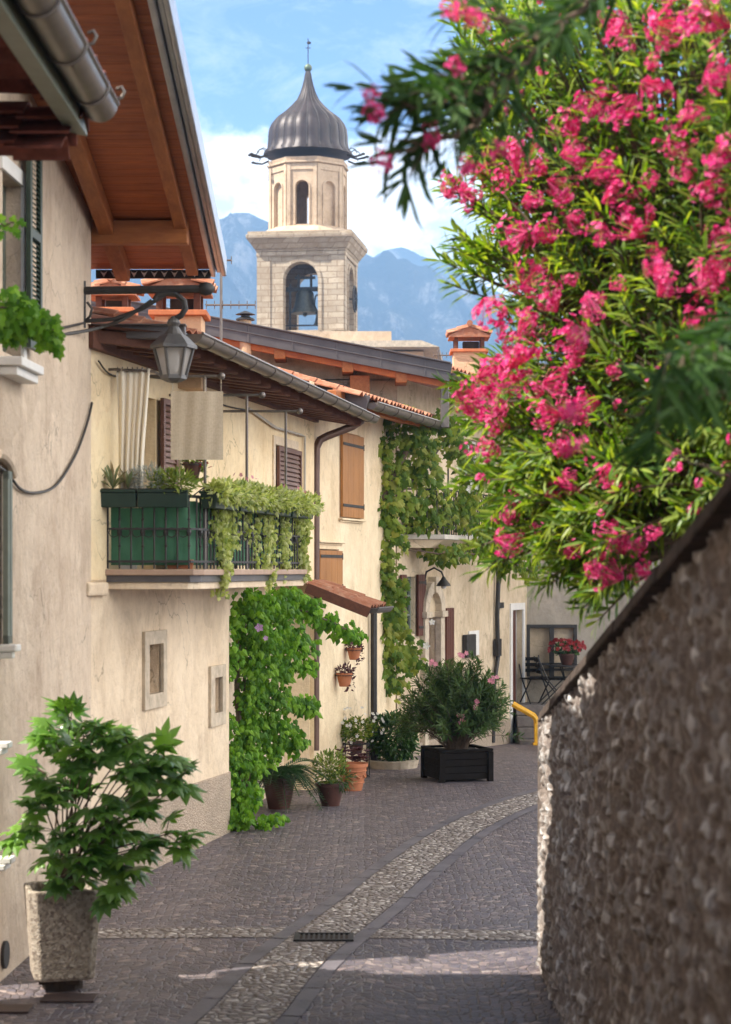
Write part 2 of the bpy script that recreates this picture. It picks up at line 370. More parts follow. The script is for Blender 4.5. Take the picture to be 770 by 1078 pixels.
# drain grate
def grate(c, sx, sy, label):
    t = thing('drain_grate', label, 'drain', (c[0], c[1], 0))
    fr = MB(); 
    for s in (-1, 1): fr.box((c[0], c[1]+s*sy/2, .012), sx+.03, .03, .02); fr.box((c[0]+s*sx/2, c[1], .012), .03, sy-.03, .02)
    fr.build('frame', M['iron'], t)
    ba = MB(); n = int(sx/.035)
    for i in range(n): ba.box((c[0]-sx/2+(i+.5)*sx/n, c[1], .012), .016, sy-.03, .012)
    ba.build('bars', M['iron'], t)
    pit = MB(); pit.quad((c[0]-sx/2,c[1]-sy/2,.0095),(c[0]+sx/2,c[1]-sy/2,.0095),(c[0]+sx/2,c[1]+sy/2,.0095),(c[0]-sx/2,c[1]+sy/2,.0095)); pit.build('pit', M['soil'], t)
grate((-.30, 14.38), .40, .26, 'rectangular iron drain grate set in the pebble band just beyond the sunlit strip')
for (x0, x1, y0, y1, lb) in ((-2.0,-1.67,12.25,12.48,'small dark metal cover plate in the paving just in front of the stone planter'), (-2.3,-2.02,11.95,12.16,'small dark metal cover plate at the bottom left corner of the paving')):
    mb = MB(); mb.box(((x0+x1)/2, (y0+y1)/2, .008), x1-x0, y1-y0, .012)
    solo(mb, 'cover_plate', simple('rusty_plate', (.07,.045,.04), .6, .4), lb, 'manhole cover', 'metal cover plates in the paving', bevel=.003)

# mountains
def mountain(name, D, sky, depth, seed, amp):
    xs = np.linspace(-500, 1150, 330); rows = 80; mb = MB(); vs = []
    px = [p[0] for p in sky]; py = [p[1] for p in sky]
    for j in range(rows):
        t = j/(rows-1)
        for x in xs:
            y = np.interp(x, px, py); h = (HY-y)*D/F
            if t <= .75:
                q = t/.75; d = D-depth*(1-q); z = h*(q**1.15)
            else:
                q = (t-.75)/.25; d = D+depth*.6*q; z = h*(1-q*.9); 
            X = (x-CX)*D/F
            nz = mnoise.fractal(V((X/110, d/110, seed)), .9, 2.1, 8)
            rg = 1-abs(mnoise.fractal(V((X/190+3, d/420, seed+5)), .9, 2.1, 6))*2
            w = min(1, q*1.6) if t <= .75 else 1
            edge = 1 if t < .7 or t > .8 else .16
            vs.append((X, d+nz*25, EYE+z+(nz*amp*1.3+(rg-.5)*amp*2.2)*w*edge-2*(1-w)))
    nx = len(xs)
    mb.add(vs, [(j*nx+i, j*nx+i+1, (j+1)*nx+i+1, (j+1)*nx+i) for j in range(rows-1) for i in range(nx-1)])
    o = mb.build(name, M['rock'], smooth=True); o['kind'] = 'structure'; return o
k = N('mountain_rock_and_woods')
gm = k.n('ShaderNodeNewGeometry'); sx = k.n('ShaderNodeSeparateXYZ'); k.l(gm.outputs['Normal'], sx.inputs[0])
nn = k.noise(.019, 11, .72, k.mapv((1.5, .6, .7)), .4)
cc = k.ramp(nn, [(.44, (.022,.034,.026)), (.53, (.05,.058,.05)), (.59, (.20,.195,.185)), (.72, (.42,.40,.37))])
k.col(cc); k.rough(.95,.1); k.bump(k.noise(.02, 11, .75), 1, 60); M['rock'] = k.m
mountain('near_mountain', 1400, [(-900,420),(-300,350),(60,300),(150,272),(200,244),(225,236),(245,228),(262,227),(290,238),(330,252),(378,268),(420,284),(470,303),(530,338),(600,372),(700,420),(900,470),(1500,520)], 520, 1.3, 20)
mountain('far_mountain', 1900, [(-900,470),(200,360),(330,300),(378,277),(400,262),(412,258),(425,255),(438,260),(452,267),(475,270),(500,284),(530,300),(560,320),(700,360),(900,420),(1500,480)], 430, 8.7, 26)

# haze
hz = MB(); hz.box((0, 1200, 140), 5200, 3000, 290)
ho = hz.build('haze', None); ho['kind'] = 'stuff'
hm = bpy.data.materials.new('thin_blue_air'); hm.use_nodes = True; nt = hm.node_tree; nt.nodes.clear()
oo = nt.nodes.new('ShaderNodeOutputMaterial'); pv = nt.nodes.new('ShaderNodeVolumePrincipled')
pv.inputs['Color'].default_value = (.36,.62,1,1); pv.inputs['Density'].default_value = .00042; pv.inputs['Anisotropy'].default_value = .0
nt.links.new(pv.outputs[0], oo.inputs['Volume']); ho.data.materials.clear(); ho.data.materials.append(hm)

# ---- roadside garden wall on the right (rubble stone, slightly battered), raised garden behind it
WX0, WD0, WX1, WD1 = 1.165, 2.2, 1.215, 13.5
def wtop(d): return 1.65+.1745*(13.5-d)
rng = np.random.RandomState(3)
cs = .10
gd = np.arange(WD0-1, WD1+1.2, cs*1.15); gzz = np.arange(-.6, 5, cs*.72)
cents = np.array([(a+rng.uniform(-.45,.45)*cs, b+rng.uniform(-.45,.45)*cs*.8) for a in gd for b in gzz]); cval = rng.rand(len(cents)); 
def stones(d, z):
    q = cents-np.array([d, z]); q[:,0] *= .75; dd = np.hypot(q[:,0], q[:,1]); i = np.argpartition(dd, 2)[:2]
    a, b = (i[0], i[1]) if dd[i[0]] < dd[i[1]] else (i[1], i[0])
    return (dd[b]-dd[a]), cval[a]
gw = thing('garden_wall', 'long rubble stone garden wall with dark sloping coping along the right side of the street', 'wall', (1.2, 8, 0))
stp = .034; ds = np.arange(WD0, WD1+.001, stp); nz_ = 88; mb = MB(); vs = []; tone = []
for d in ds:
    for j in range(nz_):
        zt = wtop(d)-.0; zb = gz(0, d)-.06; z = zb+(zt-zb)*j/(nz_-1)
        e, cv = stones(d, z); hgt = min(1, e/.022)
        x = WX0+(WX1-WX0)*(d-WD0)/(WD1-WD0)-.02*(1.7-z)-(.030*hgt*(.35+1.0*cv))-.03*mnoise.noise(V((0, d*2.2, z*2.2)))-.018*mnoise.noise(V((3, d*14, z*14)))
        vs.append((x, d+.02*mnoise.noise(V((5, d*9, z*9)))-(0 if d < WD1-.05 else .05*cv), z)); tone.append(cv if hgt > .45 else -1)
nn_ = nz_
mb.add(vs, [(i*nn_+j, (i+1)*nn_+j, (i+1)*nn_+j+1, i*nn_+j+1) for i in range(len(ds)-1) for j in range(nn_-1)])
k = N('rubble_wall_stone')
at = k.n('ShaderNodeAttribute', attribute_name='tone').outputs['Fac']
cc = k.ramp(at, [(0, (.33,.27,.235)), (.3, (.17,.145,.135)), (.55, (.42,.38,.35)), (.8, (.26,.25,.25)), (1, (.76,.74,.72))])
mor = k.ramp(at, [(0, 1.0), (.001, 0.0)]); 
cc = k.mix(k.math('LESS_THAN', at, -.01), cc, (.20,.165,.145))
cc = k.mix(k.ramp(k.noise(9, 6, .7), [(.48, 0.0), (.72, .4)]), cc, (.12,.10,.09)); cc = k.mix(k.ramp(k.noise(13, 6, .75, k.mapv((1,1,1.6))), [(.52, 0.0), (.66, .7)]), cc, (.42,.38,.35))
k.col(cc); k.rough(.92,.2); x = k.bump(k.noise(30, 6, .7), .8, .02); M['rubble'] = k.m
wo = mb.build('stonework', M['rubble'], gw, smooth=True)
a = wo.data.attributes.new('tone', 'FLOAT', 'POINT'); a.data.foreach_set('value', tone)
# far end face, back and coping
bk = MB(); xe = WX1
for (d0, d1) in zip(ds[:-1:20], list(ds[20::20])+[ds[-1]]):
    bk.quad((WX0+.42,d0,.9),(WX0+.42,d1,.9),(WX0+.42,d1,wtop(d1)-.01),(WX0+.42,d0,wtop(d0)-.01))
bk.quad((xe-.05,WD1,-.05),(xe+.35,WD1,-.05),(xe+.35,WD1,wtop(WD1)),(xe-.05,WD1,wtop(WD1)))
bk.build('wall_back', M['rubble'], gw)
cp = MB(); dd = np.arange(WD0, WD1+.05, .28)
def wx(d): return WX0+(WX1-WX0)*(d-WD0)/(WD1-WD0)
for i in range(len(dd)-1):
    d0, d1 = dd[i]+.004, dd[i+1]-.004; j = random.uniform(-.012,.012); xa, xb = wx(d0)-.06+j*.6, wx(d0)+.42
    cp.hexa([(xa,d0,wtop(d0)-.03),(xb,d0,wtop(d0)-.03),(xb,d1,wtop(d1)-.03),(xa,d1,wtop(d1)-.03),(xa+.01,d0,wtop(d0)+.035+j*.5),(xb,d0,wtop(d0)+.06),(xb,d1,wtop(d1)+.06),(xa+.01,d1,wtop(d1)+.035+j*.5)])
M['coping'] = simple('dark_weathered_coping', (.075,.058,.05), .9, var=.45, sc=9, bump=.6, sp=.15)
cp.build('coping', M['coping'], gw, bevel=.008)
# garden terrain behind the wall and its retaining end
gm_ = MB(); gm_.hexa([(1.43,1,-.2),(9,1,-.2),(9,13.45,-.2),(1.43,13.45,-.2),(1.43,1,2.2),(9,1,2.2),(9,13.45,1.3),(1.43,13.45,1.3)])
go = gm_.build('garden_ground', simple('garden_earth', (.09,.07,.045), 1, var=.4)); go['kind'] = 'structure'
# ================================================================ roof tiles
def tiles(mb, o, ua, ub, L, W, pitch=.2, row=.34, amp=.045, step=.022, seed=0, nper=6):
    """barrel tiles: rows run along ua (length L), the slope runs down ub (length W)"""
    o = V(o); ua = V(ua).normalized(); ub = V(ub).normalized(); nn = ua.cross(ub).normalized()
    if nn.z < 0: nn = -nn
    rr = random.Random(seed); nc = max(1, int(round(L/pitch))); p = L/nc; nr = max(1, int(math.ceil(W/row))); r_ = W/nr
    jit = [[rr.uniform(-.012,.012) for _ in range(nr)] for _ in range(nc)]
    for j in range(nr):
        vs = []; cols = nc*nper+1
        for e in (0, 1):
            for i in range(cols):
                c = min(nc-1, i//nper); ph = i/nper*2*math.pi
                h = amp*(.5-.5*math.cos(ph)) ** .8
                s_ = (j+e)*r_+(jit[c][j]+.02 if e else -.02*(j > 0)); s_ = min(max(s_, 0), W+.03)
                vs.append(o+ua*(i*p/nper)+ub*s_+nn*(h+(step if e else 0)))
        n0 = len(vs)
        vs += [v-nn*.014 for v in vs]
        fs = [(i, i+1, cols+i+1, cols+i) for i in range(cols-1)]+[(n0+i, n0+cols+i, n0+cols+i+1, n0+i+1) for i in range(cols-1)]
        fs += [(cols+i, cols+i+1, n0+cols+i+1, n0+cols+i) for i in range(cols-1)]+[(0, cols, n0+cols, n0), (cols-1, n0+cols-1, n0+2*cols-1, 2*cols-1)]
        mb.add(vs, fs)

def gutter(mb, pts, r=.075, n=8):
    pts = [V(p) for p in pts]; vs = []; m = len(pts)
    for sgn, rr in ((1, r), (1, r-.008)):
        for i, p in enumerate(pts):
            t = (pts[min(i+1,m-1)]-pts[max(i-1,0)]); t.z = 0; t.normalize(); nx = V((t.y,-t.x,0))
            for k in range(n+1):
                a = math.pi+math.pi*k/n; vs.append(p+nx*(rr*math.cos(a))+V((0,0,rr*math.sin(a))))
    w = n+1; fs = []
    for i in range(m-1):
        for k in range(n):
            a = i*w+k; fs.append((a,a+1,a+w+1,a+w)); b = a+m*w; fs.append((b,b+w,b+w+1,b+1))
        for k in (0, n):
            a = i*w+k; b = a+m*w; fs.append((a,a+w,b+w,b))
    for i in (0, m-1): fs.append(tuple(i*w+k for k in range(w)))
    mb.add(vs, fs)
    a, b = pts[0], pts[-1]; t = (b-a).normalized(); L = (b-a).length; nx = V((t.y,-t.x,0)).normalized()
    # rolled front lip
    mb.tube([p+nx*r+V((0,0,.004)) for p in pts], .013, 6); mb.tube([p-nx*r+V((0,0,.004)) for p in pts], .008, 6)
def straps(mb, a, b, r=.08, every=.62):
    a = V(a); b = V(b); L = (b-a).length; t = (b-a).normalized(); nx = V((t.y,-t.x,0)).normalized(); n = int(L/every)
    for i in range(n):
        p = a+t*((i+.5)*L/n)
        mb.tube([p+nx*(r*math.cos(q))+V((0,0,r*math.sin(q))) for q in [math.pi+math.pi*k/8 for k in range(9)]]+[p+nx*(r*.95)+V((0,0,.02))], .007, 5)

def plank_shutter(par, f, u0, u1, z0, z1, o, mat='shut', hinge=True, label=None, nb=4):
    mb = MB(); w = (u1-u0)/nb
    for i in range(nb): mb.fbox(f, u0+i*w+.002, u0+(i+1)*w-.002, o, o+.035, z0, z1)
    s = mb.build('shutter', M[mat], par, bevel=.003, label=label)
    if hinge:
        h = MB()
        for zz in (z0+(z1-z0)*.14, z0+(z1-z0)*.87):
            h.fbox(f, u0+.01, u1-.03, o+.036, o+.044, zz-.018, zz+.018); c = f.pt(u1-.01, o+.03, zz); h.tube([c-V((0,0,.04)), c+V((0,0,.04))], .014, 6)
        h.build_each('hinge', M['iron'], s, per=2)
    return s
def louver(par, f, u0, u1, z0, z1, o, mat='louv', n=None, label=None):
    mb = MB(); b = .055; t = .035
    mb.fbox(f,u0,u0+b,o,o+t,z0,z1); mb.fbox(f,u1-b,u1,o,o+t,z0,z1); mb.fbox(f,u0+b,u1-b,o,o+t,z1-b,z1); mb.fbox(f,u0+b,u1-b,o,o+t,z0,z0+b)
    if z1-z0 > 1.3: mb.fbox(f,u0+b,u1-b,o,o+t,(z0+z1)/2-.03,(z0+z1)/2+.03)
    s = mb.build('shutter', M[mat], par, bevel=.003, label=label)
    sl = MB(); n = n or int((z1-z0-2*b)/.05); h = (z1-z0-2*b)/n
    for i in range(n):
        z = z0+b+i*h
        sl.hexa([f.pt(u0+b,o+.031,z), f.pt(u1-b,o+.031,z), f.pt(u1-b,o+.026,z+.006), f.pt(u0+b,o+.026,z+.006), f.pt(u0+b,o+.008,z+h*.95), f.pt(u1-b,o+.008,z+h*.95), f.pt(u1-b,o+.002,z+h*.95+.006), f.pt(u0+b,o+.002,z+h*.95+.006)])
    sl.build('slats', M[mat], s); return s
def pane(par, f, u0, u1, z0, z1, o, mat='glass', fm='white', mull=1, bar=1, name='window'):
    mb = MB(); b = .05
    mb.fbox(f,u0,u0+b,o,o+.04,z0,z1); mb.fbox(f,u1-b,u1,o,o+.04,z0,z1); mb.fbox(f,u0+b,u1-b,o,o+.04,z1-b,z1); mb.fbox(f,u0+b,u1-b,o,o+.04,z0,z0+b)
    for i in range(mull): c = u0+(u1-u0)*(i+1)/(mull+1); mb.fbox(f,c-.02,c+.02,o+.001,o+.041,z0+b,z1-b)
    for i in range(bar): c = z0+(z1-z0)*(i+1)/(bar+1); mb.fbox(f,u0+b,u1-b,o+.003,o+.037,c-.014,c+.014)
    w = mb.build(name, M[fm], par, bevel=.003)
    g = MB(); g.quad(f.pt(u0+b,o+.012,z0+b), f.pt(u1-b,o+.012,z0+b), f.pt(u1-b,o+.012,z1-b), f.pt(u0+b,o+.012,z1-b)); g.build('glass', M[mat], w)
    return w
def sill(par, f, u0, u1, z, o=.12, h=.07, mat='white', name='sill'):
    mb = MB(); mb.fbox(f,u0,u1,-.1,o,z-h*.5,z); mb.fbox(f,u0+.02,u1-.02,-.1,o-.035,z-h,z-h*.5-.002); mb.build(name, M[mat], par, bevel=.008)

# ================================================================ HOUSE A (near left, wooden roof)
FA = Fac((-2.365,12.75), (-2.215,16.1))
A = thing('house', 'tall grey-cream plastered house at left under a deep roof with orange boards', 'house', (-2.6, 14.5, 0))
def za(d): return 5.53-.19*(d-16.1)
uW1 = FA.U(22); wz0, wz1 = FA.Z(20, 381)+.02, 5.25
ops = [(.2, uW1, wz0, wz1)]
ls0, ls1 = FA.Z(5, 680), FA.Z(5, 497)
mb = MB(); u1 = FA.L
wall(mb, FA, 0, u1, -.1, 5.4, ops, .2)
mb.quad(FA.pt(0,0,5.4), FA.pt(u1,0,5.4), FA.pt(u1,0,za(16.1)+.02), FA.pt(0,0,za(12.75)+.02))
for q in ((0, 12.75), (u1, 16.1)):
    a = FA.pt(q[0],0,-.1); b = V((-5,q[1],-.1)); pts = [a, b, V((b.x,b.y,za(q[1])+.02)), V((a.x,a.y,za(q[1])+.02))]
    if q[0] > 0: pts = pts[::-1]
    mb.quad(*pts)
mb.quad((-5,12.75,-.1),(-5,16.1,-.1),(-5,16.1,za(16.1)),(-5,12.75,za(12.75)))
mb.build('wall', M['plA'], A)
# roof: boards below, tiles on top
XV = -1.35; ya, yb = 12.1, 17.4
rf = MB(); nb = 38
for i in range(nb):
    d0 = ya+(yb-ya)*i/nb; d1 = ya+(yb-ya)*(i+1)/nb; g_ = .006
    XL = -5.2 if d0 > 12.84 else -3.35  # unseen roof corner cut back so the sun strip reaches the street
    rf.hexa([(XL,d0+g_,za(d0+g_)),(XV,d0+g_,za(d0+g_)),(XV,d1,za(d1)),(XL,d1,za(d1)),(XL,d0+g_,za(d0)+.03),(XV,d0+g_,za(d0)+.03),(XV,d1,za(d1)+.03),(XL,d1,za(d1)+.03)])
roofA = rf.build('soffit', M['soffit'], A)
mb = MB()
for XL, y0, y1 in ((-5.2,12.86,yb),(-3.35,ya,12.858)):
    mb.hexa([(XL,y0,za(y0)+.034),(XV,y0,za(y0)+.034),(XV,y1,za(y1)+.034),(XL,y1,za(y1)+.034),(XL,y0,za(y0)+.1),(XV,y0,za(y0)+.1),(XV,y1,za(y1)+.1),(XL,y1,za(y1)+.1)])
    tiles(mb, (XL, y0, za(y0)+.1), (1,0,0), (0,1,-.19), XV-XL, (y1-y0)*1.018, seed=1)
mb.build('roof', M['tile'], A)
mb = MB(); t = (V((XV,yb,za(yb)))-V((XV,ya,za(ya)))).normalized(); up = V((0,.187,.98))
for (x, w, zo, h) in ((XV+.02,.05,.02,.20),(XV+.07,.05,.045,.17),(XV+.115,.045,.02,.19)):
    mb.bar(V((x,ya,za(ya)+zo+.02)), V((x,yb+.05,za(yb+.05)+zo+.02)), w-.004, h, V((0,0,1)))
mb.build('verge_flashing', M['zinc'], A, bevel=.012)
mb = MB(); 
for (x, w) in ((-2.10,.12), (-1.50,.10), (-3.2,.12)):
    mb.bar(V((x,ya+.02,za(ya+.02)-(.075 if x < -1.6 else .05))), V((x,yb-.1,za(yb-.1)-(.075 if x < -1.6 else .05))), w, .14 if x < -1.6 else .09)
mb.build_each('rafter', M['beam'], A, bevel=.008)
mb = MB(); mb.bar((-2.9,16.22,5.40), (-1.44,16.22,5.40), .13, .19); mb.build('purlin', M['beamx'], A, bevel=.01)
cb = MB(); cb.box((-1.85,yb-.01,za(yb)-.045), 1.0,.02,.075); comb = cb.build('eave_comb', M['iron'], A)
cb = MB()
for i in range(11):
    c = V((-2.28+i*.088, yb-.024, za(yb)-.045)); cb.add([c+V((-.030,0,.026)), c+V((-.008,0,.010)), c+V((.008,0,.010)), c+V((.030,0,.026)), c+V((0,0,-.028))], [(0,1,4),(1,2,4),(2,3,4)])
cb.build('comb_cutout', M['white'], comb)
# upper window, open dark green shutter flat on the wall
pane(A, FA, .2, uW1, wz0, wz1, -.14, 'glass', 'grgr', 0, 3)
mb = MB(); mb.fbox(FA, uW1, uW1+.09, .0, .025, wz0, wz1+.1); mb.fbox(FA, .1, uW1-.002, .0, .025, wz1, wz1+.1); mb.build('window_surround', M['white'], A, bevel=.004)
louver(A, FA, FA.U(29,.06), FA.U(46,.09), FA.Z(40,385)+.06, FA.Z(40,142), .05, 'green', 44, 'dark green louvred shutter folded open')
sill(A, FA, .1, FA.U(42,.12), FA.Z(20,377,.1), .15, .12)
# lower window's shutter and mouldings
louver(A, FA, .15, FA.U(10,.06), ls0+.02, ls1, .03, 'grgr', 30, 'pale grey-green shutter')
sill(A, FA, 0.05, FA.U(21,.12), FA.Z(15,679,.12), .13, .09)
mb = MB(); pts = []
for i in range(9):
    q = i/8; px_, py_ = 0+17*q, 478+22*q**2.2
    u_, z_ = FA.pix(px_, py_, .05); pts.append(FA.pt(u_, .03, z_))
mb.tube(pts, .035, 8); mb.build('hood_moulding', M['plA'], A, smooth=True)
for (x, y, w) in ((9,782,.10),(12,906,.12)): sill(A, FA, .05, FA.U(x,w), FA.Z(8,y,w), w, .08)
mb = MB(); c = FA.pt(*[FA.pix(7,1005,.02)[0], .012, FA.pix(7,1005,.02)[1]]); 
mb.tube([c-FA.n*.012, c+FA.n*.012], .09, 20); vt = mb.build('vent_cap', M['iron'], A, bevel=.003)
# ================================================================ NEAR HOUSE (mostly outside the frame) with low tiled eave
NH = thing('house', 'nearest house, only its dark tiled eave and grey gutter showing top left', 'house', (-2.6, 6, 0))
mb = MB(); mb.box((-3.75, 2.85, 3.4), 2.6, 11.9, 7.2); mb.box((-3.75, 10.06, 2.95), 2.6, 2.48, 6.1); mb.build('wall', M['plA'], NH)
mb = MB(); mb.hexa([(-5.2,-3.4,7.0),(-2.1,-3.4,7.0),(-2.1,8.85,7.0),(-5.2,8.85,7.0),(-5.2,-3.4,7.15),(-2.1,-3.4,7.15),(-2.1,8.85,7.15),(-5.2,8.85,7.15)]); mb.hexa([(-5.2,8.86,6.0),(-2.2,8.86,6.0),(-2.2,11.3,6.0),(-5.2,11.3,6.0),(-5.2,8.86,6.1),(-2.2,8.86,6.1),(-2.2,11.3,6.1),(-5.2,11.3,6.1)]); mb.build('roof', M['tile'], NH)  # unseen block and stepped roofs shaped to shade the street and sun the oleander
er = MB(); tiles(er, (-2.47,1.5,5.14), (0,1,0), (1,0,-.13), 8.5, 1.16, .30, .3, .11, .03, 5, 10); er.build('eave_tiles', M['dtile'], NH, smooth=True)
er = MB()
for i in range(3):   # thick mortared verge at the far end of the eave: stacked tile ends
    tiles(er, (-2.5,9.78+.03*i,4.965-.07*i+.0), (0,1,0), (1,0,-.10), .3, 1.08-.05*i, .3, .3, .08, .03, 9+i, 10)
er.build('verge_tiles', M['dtile'], NH, smooth=True)
gm2 = MB(); gutter(gm2, [(-1.33,1.5,4.99),(-1.33,10.0,4.99)], .088, 10); gut = gm2.build('gutter', M['gutter'], NH, smooth=True)
st_ = MB(); straps(st_, (-1.33,1.6,4.99), (-1.33,9.98,4.99), .094, .75)
for d_ in (8.9, 9.93):
    c = V((-1.245,d_,5.0)); st_.tube([c, c+V((.03,0,.01)), c+V((.045,0,.04)), c+V((.03,0,.065)), c+V((.005,0,.055))], .009, 6)
st_.build_each('gutter_strap', M['gutter'], gut, smooth=True)
fb = MB(); fb.hexa([(-1.50,1.5,4.86),(-1.435,1.5,4.86),(-1.40,10.05,4.845),(-1.50,10.05,4.86),(-1.50,1.5,4.99),(-1.435,1.5,4.99),(-1.42,10.05,4.99),(-1.50,10.05,4.99)]); fb.build('fascia_board', M['grgr'], NH)

# ================================================================ HOUSE B (balcony house)
FB = Fac((-2.26,15.9), (-.62,24.1))
B = thing('house', 'cream house with the long planted iron balcony and green netting', 'house', (-2, 20, 0))
def fu(f, d): return (d-f.p0.y)/f.u.y
d0u, d0z = FB.U(151), None
opD = (FB.U(151), FB.U(164), 2.66, FB.Z(155,418)); opW = (FB.U(289.5), FB.U(309), 2.66, FB.Z(300,471))
mb = MB(); wall(mb, FB, 0, FB.L, 2.5, 4.62, [opD, opW], .18)
mb.quad(FB.pt(0,-4,-.1), FB.pt(0,0,-.1), FB.pt(0,0,4.62), FB.pt(0,-4,4.62)); mb.quad(FB.pt(FB.L,0,-.1), FB.pt(FB.L,-4,-.1), FB.pt(FB.L,-4,4.62), FB.pt(FB.L,0,4.62))
mb.quad(FB.pt(0,0,2.5), FB.pt(0,-.6,2.5), FB.pt(FB.L,-.6,2.5), FB.pt(FB.L,0,2.5))
mb.build('upper_wall', M['plB'], B)
mb = MB(); uR = fu(FB, 20.22)
w1 = (FB.U(154.5), FB.U(169.5), FB.Z(162,730), FB.Z(162,678)); w2 = (FB.U(224), FB.U(232), FB.Z(228,750), FB.Z(228,713))
wall(mb, FB, 0, uR, -.1, 2.58, [w1, w2], .22)
ra = .36; prev = None
for i in range(11):
    a = math.pi/2*i/10; u_ = uR+ra*math.sin(a); o_ = -ra+ra*math.cos(a)
    if prev: mb.quad(FB.pt(prev[0],prev[1],-.1), FB.pt(u_,o_,-.1), FB.pt(u_,o_,2.58), FB.pt(prev[0],prev[1],2.58))
    prev = (u_, o_)
uE = FB.L; dr = (FB.U(313,-.36), FB.U(324,-.36), 0.0, 1.95)
wall(mb, FB, uR+ra, uE, -.1, 2.58, [dr], .15, o=-ra)
lw = mb.build('lower_wall', M['plBl'], B, smooth=True)
mb = MB(); o = .018; prev = None
mb.quad(FB.pt(0,o,-.1), FB.pt(uR,o,-.1), FB.pt(uR,o,.60), FB.pt(0,o,.66)); mb.quad(FB.pt(0,o,.66), FB.pt(uR,o,.60), FB.pt(uR,0,.61), FB.pt(0,0,.67))
for i in range(11):
    a = math.pi/2*i/10; u_ = uR+(ra+o)*math.sin(a); o_ = -ra+(ra+o)*math.cos(a)
    if prev: mb.quad(FB.pt(prev[0],prev[1],-.1), FB.pt(u_,o_,-.1), FB.pt(u_,o_,.60), FB.pt(prev[0],prev[1],.60)); mb.quad(FB.pt(prev[0],prev[1],.60), FB.pt(u_,o_,.60), FB.pt(u_,o_-.02,.61), FB.pt(prev[0],prev[1]-.02,.61))
    prev = (u_, o_)
mb.build('plinth', M['plinth'], B, smooth=True)
for (op, nm) in ((w1,'w'),(w2,'v')):
    u0,u1,z0,z1 = op; e = .13 if nm == 'w' else .15; mb = MB()
    for q in ((u0-e,u0,z0-.13,z1+.12),(u1,u1+e*.8,z0-.13,z1+.12),(u0,u1,z1,z1+.12),(u0,u1,z0-.13,z0)): mb.fbox(FB,q[0],q[1],-.02,.03,q[2],q[3])
    wn = mb.build('window_frame', M['stonelt'], B, bevel=.004)
    mb = MB(); mb.quad(FB.pt(u0,-.2,z0),FB.pt(u1,-.2,z0),FB.pt(u1,-.2,z1),FB.pt(u0,-.2,z1)); mb.build('window_panel', M['interior'], wn)
    if nm == 'w':
        mb = MB()
        for z in (z0+.12,(z0+z1)/2,z1-.12): mb.tube([FB.pt(u0+.0,-.1,z), FB.pt(u0+.05,-.1,z)], .012, 6)
        mb.build_each('grille_stub', M['iron'], wn)
# balcony door: light curtain recess and brown louvred shutter; french window
mb = MB(); mb.quad(FB.pt(opD[0],-.17,opD[2]),FB.pt(opD[1],-.17,opD[2]),FB.pt(opD[1],-.17,opD[3]),FB.pt(opD[0],-.17,opD[3])); dd_ = mb.build('balcony_door', M['doorgrey'], B)
louver(B, FB, FB.U(164.5), FB.U(180), 2.7, FB.Z(172,421), .04, label='brown louvred shutter folded back beside the balcony door')
mb = MB(); mb.quad(FB.pt(opW[0],-.1,opW[2]),FB.pt(opW[1],-.1,opW[2]),FB.pt(opW[1],-.1,opW[3]),FB.pt(opW[0],-.1,opW[3])); mb.build('window_pane', M['glass'], B)
louver(B, FB, opW[0]-.02, FB.U(313), 2.7, FB.Z(300,472), .025, label='closed brown louvred shutter')
mb = MB(); e=.1
for q in ((opW[0]-.02-e,opW[0]-.025,2.66,opW[3]+e),(opW[0]-.02,FB.U(313),opW[3]+.005,opW[3]+e)): mb.fbox(FB,q[0],q[1],0,.018,q[2],q[3])
mb.build('window_surround', M['plBl'], B)
# ground floor grey door with pale jambs
u0,u1,z0,z1 = dr; mb = MB(); mb.fbox(FB,u0,u1,-.50,-.45,z0,z1); g_ = mb.build('door', M['doorgrey'], B)
mb = MB(); mb.fbox(FB,u0-.15,u0,-.37,-.31,-.05,z1+.14); mb.fbox(FB,u1,u1+.16,-.37,-.28,-.05,z1+.14); mb.fbox(FB,u0,u1,-.37,-.31,z1,z1+.14); mb.fbox(FB,u1-.0,u1+.2,-.3,-.24,z1+.05,z1+.2); mb.build('door_frame', M['white'], B, bevel=.006)
# roof B
e0 = V((-4.2,16.35,4.62)); e1 = V((-1.48,16.35,4.62)); e2 = V((.02,24.5,4.56)); rd = V((FB.u.x,FB.u.y,0))
i1 = V((-2.45,17.3,4.90)); i2 = V((-1.0,24.7,4.80)); i0 = V((-4.2,17.3,4.90))
b0 = V((-5.5,20,4.95)); b2 = V((-4.5,24.9,4.9))
mb = MB(); th = V((0,0,.05))
for q in ((e1,e2,i2,i1),(e0,e1,i1,i0)): mb.quad(*[p+V((0,0,-.0)) for p in q])
mb.quad(i0,i1,i2,b2); mb.quad(i0,b2,V((-6,24.9,5)),V((-6,17.3,5)))
tiles(mb, e1+V((-.99,.05,.345)) if 0 else i1+V((0,0,.02)), (e2-e1), (e1-i1)-(e2-e1).normalized()*((e1-i1).dot((e2-e1).normalized())), (e2-e1).length-.9, 1.0, .19, .3, .05, .02, 2)
tiles(mb, V((-3.9,17.25,4.91)), (1,0,0), (0,-1,-.29), 1.55, .92, .19, .3, .05, .02, 3)
# hip corner fill
tiles(mb, V((-2.42,17.0,4.78)), (.5,.87,0), (.87,-.5,-.17), .5, .8, .19, .3, .05, .02, 4)
mb.build('roof', M['tile'], B)
